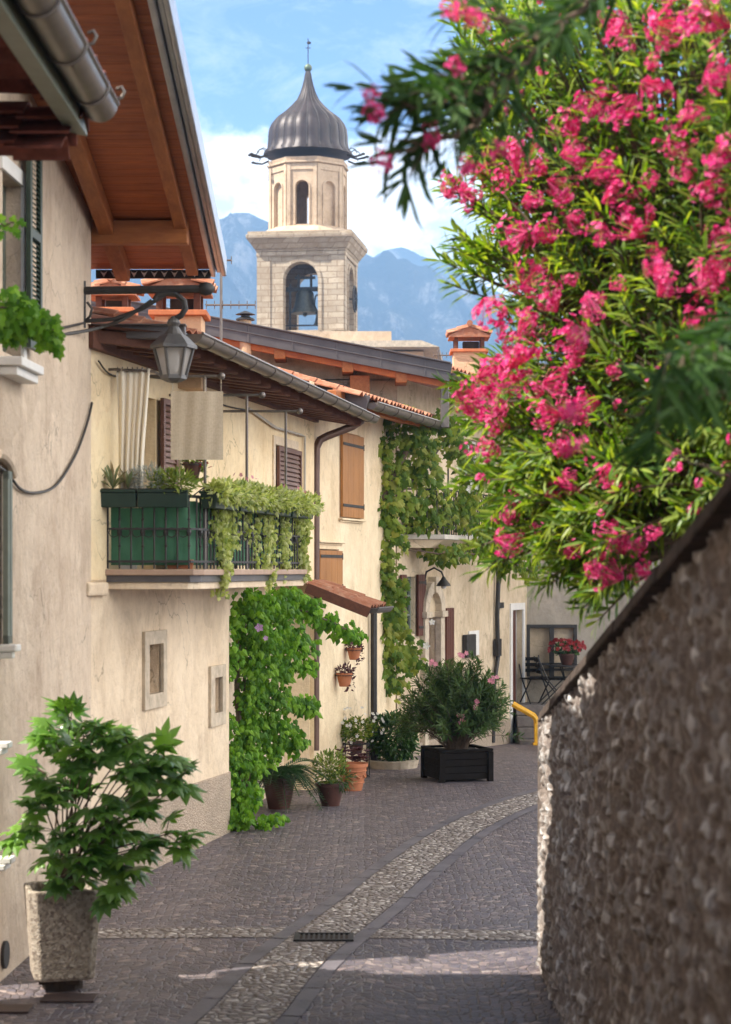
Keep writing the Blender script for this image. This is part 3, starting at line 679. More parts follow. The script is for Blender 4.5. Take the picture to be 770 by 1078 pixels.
# soffit boards + rafter tails
mb = MB(); w0 = FB.pt(0,-.02,4.63); w2_ = FB.pt(FB.L,-.02,4.61)
mb.quad(e1-V((0,0,.03)), w0+V((0,0,0)), w2_, e2-V((0,0,.03))); mb.quad(e0-V((0,0,.03)), V((-4.2,16.9,4.63)), w0, e1-V((0,0,.03)))
mb.build('soffit', M['brownwood'], B)
mb = MB(); n = 19
for i in range(n):
    t = (i+.5)/n; a = w0.lerp(w2_, t)-V((0,0,.075)); b = e1.lerp(e2, t)+V((-.05,0,-.10)); mb.bar(a, b, .06, .11)
mb.build_each('rafter_tail', M['brownwood'], B, bevel=.006)
mb = MB(); mb.fbox(FB, .1, FB.L, .002, .06, 4.44, 4.62); mb.build('wall_plate', M['brownwood'], B, bevel=.006)
mb = MB(); off = V((.075,-.01,-.03)); gutter(mb, [e1+off+V((0,-.02,0)), e2+off], .075); 
gutB = mb.build('gutter', M['gutter'], B, smooth=True)
mb = MB(); mb.box((-2.85,16.3,4.60), 2.76, .09, .11); mb.box((-2.85,16.28,4.655), 2.78, .13, .018); mb.build('eave_flashing', M['fascia'], B, bevel=.01)
mb = MB(); straps(mb, e1+off, e2+off, .08, .75); mb.build_each('gutter_strap', M['gutter'], gutB, smooth=True)
# verge board at the far end + downpipe
dp = MB(); q = [P(383,437,24.45), P(380,443,24.4), P(371,449,24.35), P(345,459,24.25), P(337,463,24.22), P(333,472,24.2), P(332.5,500,24.2), P(332,790,24.2)]
dp.tube(q, .05, 10); pipe = dp.build('downpipe', M['gutbr'], B, smooth=True)
dp = MB()
for y in (520, 620, 700): c = P(332.3,y,24.2); dp.tube([c-V((0,0,.02)), c+V((0,0,.02))], .058, 10); dp.tube([c, c+V((-.08,.03,0))], .01, 5)
dp.build('pipe_clamp', M['gutbr'], pipe)
# conduit on wall near corner
cd = MB(); u_, z_ = FB.pix(321,455,.03); cd.tube([FB.pt(*[FB.pix(262,430,.03)[0]],.03,FB.pix(262,430,.03)[1]), FB.pt(FB.U(290,.03),.03,FB.Z(290,450,.03)), FB.pt(FB.U(317,.03),.03,FB.Z(317,458,.03)), FB.pt(u_,.03,z_-.05), FB.pt(u_,.03,2.9)], .016, 6); cd.build('conduit', M['trim'], B, smooth=True)
# balcony
RD = .2
def railpt(d, z): return V((-1.43+RD*(d-16.5), d, z))
bd0, bd1 = 16.5, 20.35
slab_pts = [V((-2.16,bd0-.04,0)), V((-1.42,bd0-.04,0)), V((-1.34,bd0+.06,0)), railpt(bd1,0)+V((.08,0,0)), FB.pt(fu(FB,bd1),0,0), FB.pt(fu(FB,bd0),0,0)]
def prism(mb, pts, z0, z1):
    n = len(pts); a = [p+V((0,0,z0)) for p in pts]; b = [p+V((0,0,z1)) for p in pts]
    mb.add(a+b, [tuple(range(n))[::-1], tuple(range(n, 2*n))]+[(i,(i+1)%n,n+(i+1)%n,n+i) for i in range(n)])
def shrink(pts, s): return [V((p.x-s if i in (1,2,3) else p.x, p.y+(s if i in (0,1,2) else 0), 0)) for i, p in enumerate(pts)]
bal = MB(); prism(bal, slab_pts, 2.615, 2.665); bo = bal.build('balcony', M['marble'], B, bevel=.008)
mb = MB(); prism(mb, shrink(slab_pts,.03), 2.56, 2.613); mb.build('slab_edge', M['fascia'], bo)
mb = MB(); prism(mb, shrink(slab_pts,.05), 2.50, 2.558); mb.build('slab_underside', M['plBl'], bo, bevel=.015)
mb = MB(); mb.fbox(FB, 0, .5, 0, .06, 2.45, 2.56); mb.build('corbel', M['plBl'], bo, bevel=.02)
# railing
rl = MB(); zt = 3.27; zb_ = 2.73
path = [V((-2.13,bd0,0)), V((-1.46,bd0,0)), railpt(bd0+.12,0), railpt(bd1-.05,0), railpt(bd1-.05,0)+V((-.66,.1,0))]
for z, h in ((zt,.012),(zb_,.01),(3.0,.008)):
    for a, b in zip(path[:-1], path[1:]): rl.bar(a+V((0,0,z)), b+V((0,0,z)), .03, h*2)
def bal_bar(p, fancy):
    rl.tube([p+V((0,0,2.67)), p+V((0,0,zt))], .0085, 5)
    if fancy:
        rl.ball(p+V((0,0,2.97)), .022, 6, (1,1,1.6)); rl.ball(p+V((0,0,2.86)), .014, 6); rl.ball(p+V((0,0,3.08)), .014, 6)
n = 7
for i in range(n+1): bal_bar(path[0].lerp(path[1], i/n), i % 2 == 1)
L_ = (path[3]-path[2]).length; n = int(L_/.105)
for i in range(n+1): bal_bar(path[2].lerp(path[3], i/n), i % 2 == 1)
for i in range(6): bal_bar(path[3].lerp(path[4], (i+1)/6), False)
for i in range(n):   # small scrolls between bars
    c = path[2].lerp(path[3], (i+.5)/n)+V((0,0,2.97)); rl.tube([c+V((.01*math.cos(a), .04*math.cos(a), .04*math.sin(a))) for a in [k*math.pi/4 for k in range(9)]], .005, 4, False)
for i in range(7):
    c = path[0].lerp(path[1], (i+.5)/7)+V((0,0,2.97)); rl.tube([c+V((.04*math.cos(a), 0, .04*math.sin(a))) for a in [k*math.pi/4 for k in range(9)]], .005, 4, False)
rl.build('railing', M['iron'], bo)

# ---- chimneys on roof B
def chimney(par, px, pyb, pyt, d, w, dep, body='plB', kind='tile', ledge='orangebr', ph=.32, name='chimney', lab=None):
    c = P(px, pyb, d); ztop = P(px, pyt, d).z; zb = c.z-.5
    mb = MB(); zl = ztop-ph-.22; mb.box((c.x,d+dep/2,(zb+zl)/2), w, dep, zl-zb)
    ch = mb.build(name, M[body], par, bevel=.008, label=lab)
    mb = MB(); mb.box((c.x,d+dep/2,zl+.025), w+.1, dep+.1, .05); mb.build('ledge', M[ledge], ch, bevel=.006)
    mb = MB()
    for i in (-1,1):
        for j in (-1,1): mb.box((c.x+i*(w/2-.045),d+dep/2+j*(dep/2-.045),zl+.05+ph/2), .06, .06, ph)
    mb.build_each('cap_post', M['brownwood'], ch)
    mb = MB(); mb.box((c.x+w*.06,d+dep/2,zl+.05+ph*.35), w*.5, dep*.5, ph*.7); mb.build('flue', M['soil'], ch)  # dark core: shade inside the open cap put into its colour
    zc = zl+.05+ph; mb = MB(); ov = .09
    mb.box((c.x,d+dep/2,zc+.012), w+ov*1.6, dep+ov*1.6, .024)
    sl = .34
    tiles(mb, (c.x,d-ov,zc+.05+sl*(w/2+ov)), (0,1,0), (1,0,-sl), dep+2*ov, w/2+ov, .15, .25, .05, .02, 1)
    tiles(mb, (c.x,d-ov,zc+.05+sl*(w/2+ov)), (0,1,0), (-1,0,-sl), dep+2*ov, w/2+ov, .15, .25, .05, .02, 2)
    mb.add([V((c.x-w/2-ov,d-ov+.02,zc+.02)), V((c.x+w/2+ov,d-ov+.02,zc+.02)), V((c.x,d-ov+.02,zc+.05+sl*(w/2+ov)))], [(0,1,2)])
    mb.tube([V((c.x,d-ov-.02,zc+.1+sl*(w/2+ov))), V((c.x,d+dep+ov,zc+.1+sl*(w/2+ov)))], .05, 8)
    mb.build('tile_cap', M['tile'], ch); return ch
chimney(B, 187.5, 352, 288, 18.5, .44, .4, 'peach', ph=.17, lab='plastered chimney with open cap under curved tiles')
chimney(B, 117.5, 345, 294, 20.5, .36, .36, 'orangebr', ph=.12, lab='orange brick chimney with gabled cap')

# ================================================================ HOUSE C
FC = Fac((-.677,24.1), (.428,28.4))
Cc = thing('house', 'honey plastered house with two plain orange-brown shutters, behind the balcony house', 'house', (-.5, 26, 0))
cw1 = (FC.U(358), FC.U(379.5), FC.Z(368,545), FC.Z(368,456)); cw2 = (FC.U(334), FC.U(357), FC.Z(345,625), FC.Z(345,578))
mb = MB(); wall(mb, FC, 0, FC.L, -.2, 4.95, [cw1, cw2], .1)
mb.quad((-5,24.12,-.2), FC.pt(0,0,-.2), FC.pt(0,0,4.85), (-5,24.12,5.2)); mb.quad(FC.pt(FC.L,0,-.2), (-5,28.4,-.2), (-5,28.4,6), FC.pt(FC.L,0,4.95))
mb.build('wall', M['plC'], Cc)
for q, lb in ((cw1,'tall closed orange-brown board shutter'), (cw2,'short closed orange-brown board shutter')):
    plank_shutter(Cc, FC, q[0]-.02, q[1]+.02, q[2], q[3]-.02, .012, label=lb); sill(Cc, FC, q[0]-.08, q[1]+.1, q[2]-.015, .06, .05, 'plC')
sill(Cc, FC, cw2[0]-.02, cw2[1]+.15, cw2[3]+.1, .05, .05, 'plC', 'lintel')
ce1 = V((-.01,24.45,4.74)); ce2 = V((1.08,28.6,4.76)); ci1 = ce1+V((-2.3,.3,.70)); ci2 = ce2+V((-2.3,.3,.70))
mb = MB(); mb.quad(ce1, ce2, ci2, ci1); mb.quad(ci1, ci2, ci2+V((-3,.4,.3)), ci1+V((-3,.4,.3)))
ee = (ce2-ce1).normalized(); dn = (ce1-ci1); dn = dn-ee*dn.dot(ee)
tiles(mb, ci1+V((0,0,.03)), ee, dn, (ce2-ce1).length, dn.length-.02, .19, .33, .05, .02, 6)
mb.build('roof', M['tile'], Cc)
mb = MB(); mb.bar(ci1+V((0,-.05,-.08)), ce1+V((.03,-.05,-.08)), .06, .26); mb.bar(ce1+V((-.08,-.06,.07)), ci1+V((0,-.06,.07)), .09, .03); mb.build('verge_flashing', M['fascia'], Cc, bevel=.008)
mb = MB(); w0 = FC.pt(.1,-.05,4.92); w1_ = FC.pt(FC.L,-.05,4.92); mb.quad(ce1-V((0,0,.04)), w0, w1_, ce2-V((0,0,.04)))
for i in range(10):
    t = (i+.5)/10; mb.bar(w0.lerp(w1_,t)-V((0,0,.05)), ce1.lerp(ce2,t)-V((.06,0,.08)), .07, .08)
mb.build_each('soffit_piece', M['beam'], Cc)
mb = MB(); mb.bar(FC.pt(0,.28,4.76), FC.pt(FC.L,.28,4.76), .12, .14); mb.build('eave_beam', M['beam'], Cc, bevel=.008)
mb = MB(); off = V((.08,-.02,-.03)); gutter(mb, [ce1+off, ce2+off], .085); gc = mb.build('gutter', M['gutter'], Cc, smooth=True)
mb = MB(); straps(mb, ce1+off, ce2+off, .09, .7); mb.build_each('gutter_strap', M['gutter'], gc)
mb = MB(); c = FC.pt(FC.U(393,.06),.07,0); mb.tube([c+V((0,0,-.1)), c+V((0,0,2.1))], .045, 8); mb.build('downpipe', M['iron'], Cc, smooth=True)
# small tiled canopy over the doorway
ca = V((-.70,23.6,2.50)); mb = MB(); W_ = .80; dnv = V((1,-.05,-.40)).normalized()
tiles(mb, ca, (.2,1,0), dnv, .95, W_, .17, .3, .05, .02, 8); mb.quad(ca, ca+V((.2,1,0)).normalized()*.95, ca+V((.2,1,0)).normalized()*.95+dnv*W_, ca+dnv*W_)
can = mb.build('canopy', M['tile'], Cc)
mb = MB(); a = ca+dnv*W_+V((.05,0,.0)); gutter(mb, [a, a+V((.2,1,0)).normalized()*.95], .06); mb.build('canopy_gutter', M['fascia'], can, smooth=True)
mb = MB(); mb.bar(ca+V((0,-.02,-.05)), ca+dnv*W_+V((0,-.02,-.05)), .03, .12)
for i in range(5): s_ = V((.2,1,0)).normalized()*(.87*i/4+.03); mb.bar(ca+s_-V((0,0,.06)), ca+s_+dnv*W_*.95-V((0,0,.06)), .05, .07)
mb.build_each('canopy_rafter', M['brownwood'], can)

# ================================================================ HOUSE D
FD = Fac((.45,28.4), (2.865,35.4))
D = thing('house', 'pale vine-covered house at the end of the street with the small planted balcony', 'house', (0, 31, -.2))
def zd(x, dy=0): return 5.42+.195*(1.1-x)
dops = [(FD.U(425,0), FD.U(437), FD.Z(431,668), FD.Z(431,607)), (FD.U(538.5), FD.U(550), -.40, FD.Z(545,642)), (FD.U(446), FD.U(459), -.2, FD.Z(452,650)), (FD.U(490,0), FD.U(505), 3.18, 4.75)]
mb = MB(); wall(mb, FD, 0, FD.L, -.7, 5.4, dops, .14)
X0 = -4.2; fz = 28.42
gop = (P(262,384,fz).x, P(352,384,fz).x, P(300,399,fz).z, P(300,378,fz).z)
FG = Fac((X0,fz),(.45,fz))
wall(mb, FG, 0, FG.L, -.2, 5.36, [(gop[0]-X0, gop[1]-X0, gop[2], 5.355)], .2)
mb.quad((X0,fz,5.36),(.45,fz,5.36),(.45,fz,zd(.45)),(X0,fz,zd(X0)))
mb.build('wall', M['plD'], D)
mb = MB(); mb.quad((gop[0],fz+.19,gop[2]),(gop[1],fz+.19,gop[2]),(gop[1],fz+.19,5.36),(gop[0],fz+.19,5.36)); gp = mb.build('loft_window', M['glass'], D)
mb = MB()
for i in range(5): mb.box((gop[0]+(gop[1]-gop[0])*(i+.5)/5, fz+.12, (gop[2]+5.36)/2), .04, .05, 5.36-gop[2])
mb.build('window_mullion', M['brownwood'], gp)
# roof D
sd = V((FD.u.x,FD.u.y,0)); dE = V((1.13,27.85,zd(1.1))); Ln = 9.5
A0 = V((-4.4,27.85,zd(-4.4))); 
mb = MB(); q = [A0, dE, dE+sd*Ln, A0+sd*Ln]
mb.hexa([p for p in q]+[p+V((0,0,.07)) for p in q]); 
mb.quad(*[p+V((0,0,.07)) for p in (A0, A0+sd*Ln, A0+sd*Ln+V((-4,0,-1.2)), A0+V((-4,0,-1.2)))])
tiles(mb, A0+V((0,0,.09)), sd, V((1,0,-.195)), Ln, 5.4, .2, .35, .045, .02, 11)
mb.build('roof', M['tile'], D)
bt = (dE-A0).normalized()
mb = MB(); mb.bar(A0+V((0,-.03,-.01)), dE+V((.06,-.03,-.01)), .05, .25); mb.bar(A0+V((0,-.05,.125)), dE+V((.06,-.05,.125)), .11, .02); mb.bar(A0+V((0,-.062,.0)), dE+V((.06,-.062,.0)), .02, .016)
for i in range(9): p = A0.lerp(dE, (i+.5)/9); mb.bar(p+V((0,-.06,-.13)), p+V((0,-.06,.12)), .012, .02, V((1,0,0)))
mb.build('verge_fascia', M['fascia'], D, bevel=.004)
mb = MB(); mb.bar(A0+V((0,.07,-.13)), dE+V((0,.07,-.13)), .1, .16); mb.build('verge_beam', M['soffit'], D)
mb = MB()
for x in (-3.2,-2.2,-1.2,-.25,.5): mb.box((x,28.13,zd(x)-.16), .16, .55, .2)
mb.box((P(379,400,28).x,28.2,5.15), .28,.3,.5); mb.build_each('purlin_end', M['beam'], D, bevel=.01)
mb = MB(); gutter(mb, [dE+V((.09,0,-.01)), dE+sd*Ln+V((.09,0,-.01))], .085); gd_ = mb.build('gutter', M['gutter'], D, smooth=True)
mb = MB(); straps(mb, dE+V((.09,0,-.01)), dE+sd*Ln+V((.09,0,-.01)), .09, .8); mb.build_each('gutter_strap', M['gutter'], gd_)
mb = MB(); c = dE+V((-.02,.1,0)); mb.box((c.x,c.y,c.z-.42), .12,.12,.7); mb.build('corner_post', M['gutter'], D, bevel=.01)
mb = MB()
for i in range(22): p = dE.lerp(dE+sd*Ln,(i+.5)/22); mb.bar(p+V((-.02,0,-.05)), p+V((-.7,.1,.03)), .07, .09)
mb.build_each('rafter_tail', M['beam'], D)
# windows and doors of D
q = dops[0]; pane(D, FD, q[0], q[1], q[2], q[3], -.1, 'glass', 'grgr', 0, 2)
plank_shutter(D, FD, .06, q[0]-.01, q[2]-.03, q[3]+.03, .02, 'doorred', True, 'dark reddish shutter'); plank_shutter(D, FD, q[1]+.01, FD.U(445), q[2]-.03, q[3]+.03, .02, 'doorred', True, 'dark reddish shutter')
q = dops[1]; mb = MB(); mb.fbox(FD,q[0],q[0]+.5*(q[1]-q[0]),-.06,-.02,-.4,q[3]); d1 = mb.build('door', M['doorred'], D); mb = MB(); mb.fbox(FD,q[0]+.51*(q[1]-q[0]),q[1],-.135,-.1,-.4,q[3]); mb.build('door_leaf', M['doorgrey'], d1)
mb = MB(); e=.12
for a in ((q[0]-e,q[0],-.5,q[3]+e),(q[1],q[1]+.1,-.5,q[3]+e),(q[0],q[1],q[3],q[3]+e)): mb.fbox(FD,a[0],a[1],-.01,.03,a[2],a[3])
mb.build('door_frame', M['white'], D, bevel=.005)
q = dops[2]; mb = MB(); mb.fbox(FD,q[0],q[1],-.13,-.09,-.2,q[3]); d2 = mb.build('door', M['doorred'], D)
# arched stone surround
mb = MB(); um = (q[0]+q[1])/2; hw = (q[1]-q[0])/2; zA = q[3]
for s in (-1,1):
    a = um+s*(hw+.09); mb.fbox(FD,a-.1,a+.1,-.01,.09,-.45,zA); mb.fbox(FD,a-.14,a+.14,-.01,.13,zA,zA+.09)
for i in range(8):
    a0 = math.pi*i/8; a1 = math.pi*(i+1)/8; r0, r1 = hw+.0, hw+.2; zc = zA+.09
    pts = [(um+r0*math.cos(a0), zc+r0*.9*math.sin(a0)), (um+r1*math.cos(a0), zc+r1*.9*math.sin(a0)), (um+r1*math.cos(a1), zc+r1*.9*math.sin(a1)), (um+r0*math.cos(a1), zc+r0*.9*math.sin(a1))]
    mb.hexa([FD.pt(u,0,z) for u,z in pts]+[FD.pt(u,.1,z) for u,z in pts])
mb.fbox(FD, um-.08, um+.08, 0, .13, zA+.09+hw*.9, zA+.33+hw*.9)
mb.build('stone_surround', M['stonelt'], D, bevel=.008)
q = dops[3]; pane(D, FD, q[0], q[1], q[2], q[3], -.1, 'glass', 'white', 1, 2, 'balcony_door')
plank_shutter(D, FD, FD.U(467), FD.U(475), FD.Z(471,705), FD.Z(471,640), .02, 'doorred', False, 'narrow brown board shutter')
mb = MB(); mb.fbox(FD,FD.U(486.5),FD.U(496),.01,.09,FD.Z(490,692),FD.Z(490,668)); mb.build('meter_box', M['iron'], D, bevel=.01)
mb = MB(); mb.fbox(FD,FD.U(493),FD.U(503.5),0,.02,FD.Z(498,690),FD.Z(498,664)); mb.build('meter_plate', M['white'], D)
mb = MB(); mb.fbox(FD,FD.U(460),FD.U(462.5),.0,.05,FD.Z(461,638),FD.Z(461,630)); mb.build('doorbell', M['iron'], D)
mb = MB(); u_ = FD.U(524,.06); mb.tube([FD.pt(u_,.06,3.0), FD.pt(u_+.03,.07,2.5), FD.pt(u_-.02,.06,1.9), FD.pt(u_+.03,.06,1.2), FD.pt(u_-.25,.06,.7), FD.pt(u_-.28,.06,-.2)], .04, 7)
mb.fbox(FD,u_-.1,u_+.12,.03,.1,FD.Z(524,690),FD.Z(524,672)); mb.fbox(FD,u_+.1,u_+.42,.03,.06,FD.Z(528,640),FD.Z(528,634)); mb.build('conduit', M['iron'], D, smooth=False)
mb = MB(); mb.fbox(FD,0,FD.L-1.3,0,.05,-.7,.12); mb.build('plinth', M['plinth'], D, bevel=.02)
# balcony of D
p_a = V((.52,28.55,0)); p_b = V((1.14,28.7,0)); p_c = V((1.26,28.95,0)); p_e = V((2.25,32.0,0)); p_f = FD.pt(fu(FD,32.1),0,0); p_g = FD.pt(fu(FD,28.5),0,0)
bp = [p_a,p_b,p_c,p_e,p_f,p_g]
mb = MB(); prism(mb, bp, 3.10, 3.17); bD = mb.build('balcony', M['trim'], D, bevel=.01)
mb = MB(); sh = [p+(V((.9,30,0))-p)*.03 for p in bp]; a=[p+V((0,0,3.098)) for p in sh]; b=[V((p.x,p.y,0))+V((0,0,2.98))+(FD.pt(fu(FD,p.y),0,0)-V((p.x,p.y,0)))*.35 for p in sh]; n=6
mb.add(a+b, [tuple(range(n)), tuple(range(n,2*n))[::-1]]+[(i,n+i,n+(i+1)%n,(i+1)%n) for i in range(n)]); mb.build('slab_underside', M['plD'], bD)
mb = MB(); pth = [p_a,p_b-V((0.04,0,0)),p_c-V((.06,0,0)),p_e-V((.06,0,0)),p_f]
for a,b in zip(pth[:-1],pth[1:]):
    for z in (3.28,3.82): mb.bar(a+V((0,0,z)), b+V((0,0,z)), .03,.02)
    n = max(2,int((b-a).length/.12))
    for i in range(n): c = a.lerp(b,(i+.5)/n); mb.tube([c+V((0,0,3.17)), c+V((0,0,3.82))], .009, 5)
for a in (p_c-V((.06,0,0)), p_e-V((.06,0,0))): mb.tube([a+V((0,0,3.17)), a+V((0,0,5.3))], .013, 5)
mb.build('railing', M['iron'], bD)
chimney(D, 494.5, 405, 344, 32.5, .52, .5, 'peach', kind='x', ph=.19, lab='peach plastered chimney with open tiled cap')
# metal flue on roof
mb = MB(); c = P(258.5,350,27.9); mb.tube([c-V((0,0,.3)), c+V((0,0,.17))], .085, 12); ch = mb.build('flue_pipe', M['peach'], D)
mb = MB(); mb.lathe(c+V((0,0,.17)), [(.13,0),(.13,.02),(.06,.05),(.06,.07),(.14,.08),(.02,.13)], 14); mb.build('flue_cowl', M['iron'], ch)

# ================================================================ HOUSE E, terrace and steps
E = thing('house', 'dull grey-brown house closing the view behind the terrace chairs', 'house', (5, 36, -.3))
FE = Fac((2.75,35.4),(11,35.4)); FE2 = FE
wE = (P(558,660,35.4).x-2.75, P(604,660,35.4).x-2.75, P(580,712,35.4).z, P(580,661,35.4).z)
mb = MB(); wall(mb, FE, 0, FE.L, -.8, 5.6, [wE], .12); mb.build('wall', M['plE'], E)
mb = MB(); mb.quad((2.75+wE[0],35.5,wE[2]),(2.75+wE[1],35.5,wE[2]),(2.75+wE[1],35.5,wE[3]),(2.75+wE[0],35.5,wE[3])); w_ = mb.build('window_panel', M['plD'], E)
mb = MB(); u0,u1,z0,z1 = wE; b=.06
for q in ((u0-b,u0,z0,z1+b),(u1,u1+b,z0,z1+b),(u0,u1,z1,z1+b),(u0,u1,z0-b,z0),((u0+u1)/2-.04,(u0+u1)/2+.04,z0,z1),(u0,u1,z0+.1,z0+.14),(u0,u1,z0+.2,z0+.24)): mb.fbox(FE,q[0],q[1],-.05,.04,q[2],q[3])
mb.build('window_frame', M['iron'], E, bevel=.005)
mb = MB(); mb.hexa([(2.6,34.9,5.5),(11,34.9,5.5),(11,41,6.7),(2.6,41,6.7),(2.6,34.9,5.6),(11,34.9,5.6),(11,41,6.8),(2.6,41,6.8)]); tiles(mb,(2.6,41,6.82),(1,0,0),(0,-1,-.197),8.4,6.1,.2,.35,.045,.02,12); mb.build('roof', M['tile'], E)
mb = MB()
for i in range(4): mb.box((4.6,34.05+i*.13+(.74)/2,-.36+.18*i+.06-.0), 4.0, 1.62-i*.26, .172)
so = mb.build('terrace_steps', M['step'], None, bevel=.01); so['kind'] = 'structure'
# ================================================================ CHURCH TOWER
TD = 94.0
T = thing('bell_tower', 'pale stone church bell tower with dark onion dome rising behind the roofs', 'bell tower', (P(324,600,TD).x, TD, 0))
tc = V((P(324.5,600,TD+2).x, TD+2.1, 0)); al = R(8); tx = V((math.cos(al), -math.sin(al), 0)); ty = V((math.sin(al), math.cos(al), 0))
# front normal points left of the camera: -ty rotated
tx = V((math.cos(al), -math.sin(al), 0)); ty = V((math.sin(al), math.cos(al), 0))
def zt_(y, d=TD): return EYE+(HY-y)*d/F
k = N('tower_ashlar_stone')
sp = k.n('ShaderNodeSeparateXYZ'); 
tcn = k.n('ShaderNodeTexCoord'); k.l(tcn.outputs['Object'], sp.inputs[0])
cm = k.n('ShaderNodeCombineXYZ'); k.l(k.math('ADD', sp.outputs[0], sp.outputs[1]), cm.inputs[0]); k.l(sp.outputs[2], cm.inputs[1])
br = k.n('ShaderNodeTexBrick'); dv_ = k.n('ShaderNodeVectorMath', operation='MULTIPLY_ADD'); nz3 = k.n('ShaderNodeTexNoise'); nz3.inputs['Scale'].default_value = 1.7; k.l(k.pos, nz3.inputs['Vector']); k.l(nz3.outputs['Color'], dv_.inputs[0]); dv_.inputs[1].default_value = (.16,.10,0); k.l(cm.outputs[0], dv_.inputs[2]); k.l(dv_.outputs[0], br.inputs['Vector']); br.inputs['Scale'].default_value = 1; br.inputs['Brick Width'].default_value = .62; br.inputs['Row Height'].default_value = .27
br.inputs['Color1'].default_value = (.52,.44,.335,1); br.inputs['Color2'].default_value = (.36,.30,.225,1); br.inputs['Mortar'].default_value = (.27,.21,.155,1); br.inputs['Mortar Size'].default_value = .022
cc = k.mix(k.ramp(k.noise(1.2,6,.7), [(.42,0.0),(.66,.75)]), br.outputs['Color'], (.30,.225,.155)); cc = k.mix(k.ramp(k.noise(5,6,.75), [(.5,0.0),(.7,.6)]), cc, (.25,.19,.13)); k.col(cc); k.rough(.9,.2); k.bump(br.outputs['Fac'], -.6, .03); M['ashlar'] = k.m
M['towpl'] = plaster('tower_drum_plaster', (.50,.38,.26), (.60,.47,.34), (.30,.2,.13), .6)
M['copper'] = simple('dark_dome_sheet_metal', (.045,.035,.037), .5, .25, .45, 1.2, 0)
fN = Fac  # frame helper for tower faces
hw = 2.06
def face(kx, ky, h=hw):   # outward normal kx*tx+ky*ty
    nrm = tx*kx+ty*ky; u = V((-nrm.y, nrm.x, 0)); c = tc+nrm*h; a = c-u*h; b = c+u*h
    return Fac((a.x,a.y),(b.x,b.y))
faces = [face(0,-1), face(1,0), face(0,1), face(-1,0)]
zb0, zc0 = 0, zt_(258)
def arch_wall(mb, f, u0, u1, z0, z1, ua, ub, za, zs, rev, n=12):
    """wall with a round-headed opening: jambs ua..ub, sill za, spring line zs"""
    wall(mb, f, u0, u1, z0, z1, [(ua,ub,za,zs)], rev) if False else None
    r = (ub-ua)/2; um = (ua+ub)/2
    mb.quad(f.pt(u0,0,z0),f.pt(u1,0,z0),f.pt(u1,0,za),f.pt(u0,0,za)); mb.quad(f.pt(u0,0,za),f.pt(ua,0,za),f.pt(ua,0,zs),f.pt(u0,0,zs)); mb.quad(f.pt(ub,0,za),f.pt(u1,0,za),f.pt(u1,0,zs),f.pt(ub,0,zs))
    pr = [(um-r*math.cos(math.pi*i/n), zs+r*math.sin(math.pi*i/n)) for i in range(n+1)]
    def outer(i):
        t = i/n
        return (u0+(u1-u0)*t, z1)
    mb.quad(f.pt(u0,0,zs), f.pt(ua,0,zs), f.pt(u0,0,z1))
    mb.quad(f.pt(ub,0,zs), f.pt(u1,0,zs), f.pt(u1,0,z1))
    for i in range(n):
        a, b = pr[i], pr[i+1]; c, d = outer(i+1), outer(i)
        mb.quad(f.pt(a[0],0,a[1]), f.pt(b[0],0,b[1]), f.pt(c[0],0,c[1]), f.pt(d[0],0,d[1]))
        mb.quad(f.pt(a[0],0,a[1]), f.pt(a[0],-rev,a[1]), f.pt(b[0],-rev,b[1]), f.pt(b[0],0,b[1]))
    mb.quad(f.pt(ua,0,za),f.pt(ua,0,zs),f.pt(ua,-rev,zs),f.pt(ua,-rev,za)); mb.quad(f.pt(ub,0,za),f.pt(ub,-rev,za),f.pt(ub,-rev,zs),f.pt(ub,0,zs)); mb.quad(f.pt(ua,0,za),f.pt(ua,-rev,za),f.pt(ub,-rev,za),f.pt(ub,0,za))
def arch_trim(mb, f, um, r, za, zs, w, o, n=14):
    for s in (-1,1): mb.fbox(f, min(um+s*r,um+s*(r+w)), max(um+s*r,um+s*(r+w)), 0, o, za, zs)
    for i in range(n):
        a0 = math.pi*i/n; a1 = math.pi*(i+1)/n; q = [(um+rr*math.cos(a), zs+rr*math.sin(a)) for rr, a in ((r,a0),(r+w,a0),(r+w,a1),(r,a1))]
        mb.hexa([f.pt(u,0,z) for u,z in q]+[f.pt(u,o,z) for u,z in q])
zsill, zspr = zt_(348), zt_(294); hr = .82; ud = hw
mb = MB(); tr = MB()
for f in faces:
    arch_wall(mb, f, 0, 2*hw, zb0, zc0, ud-hr, ud+hr, zsill, zspr, .55); arch_trim(tr, f, ud, hr+.02, zsill, zspr, .16, .06)
    tr.fbox(f, 0, .6, .001, .05, zsill, zc0-.5); tr.fbox(f, 2*hw-.6, 2*hw, .001, .05, zsill, zc0-.5); tr.fbox(f, -.03, 2*hw+.03, .0, .07, zc0-.5, zc0-.3)
body = mb.build('tower_body', M['ashlar'], T); tr.build('arch_moulding', M['ashlar'], T)
mb = MB()   # floor and ceiling slabs of the bell chamber
for z in (zsill-.02, zc0-.1): mb.box(tc+V((0,0,z)), 2*hw-.1, 2*hw-.1, .1, tx, ty)
mb.build_each('chamber_slab', M['towpl'], T)
mb = MB()
def ring(z0, z1, h0, h1): 
    def sq(h, z): return [tc+tx*(sx*h)+ty*(sy*h)+V((0,0,z)) for sx,sy in ((-1,-1),(1,-1),(1,1),(-1,1))]
    mb.hexa(sq(h0,z0)+sq(h1,z1))
zc = zc0
for z0,z1,h0,h1 in ((zc-.28,zc-.16,hw+.08,hw+.12),(zc-.157,zc+.28,hw+.14,hw+.44),(zc+.283,zc+.5,hw+.47,hw+.50),(zc+.503,zc+.64,hw+.42,hw+.42)): ring(z0,z1,h0,h1)
mb.build('cornice', M['ashlar'], T, bevel=.03)
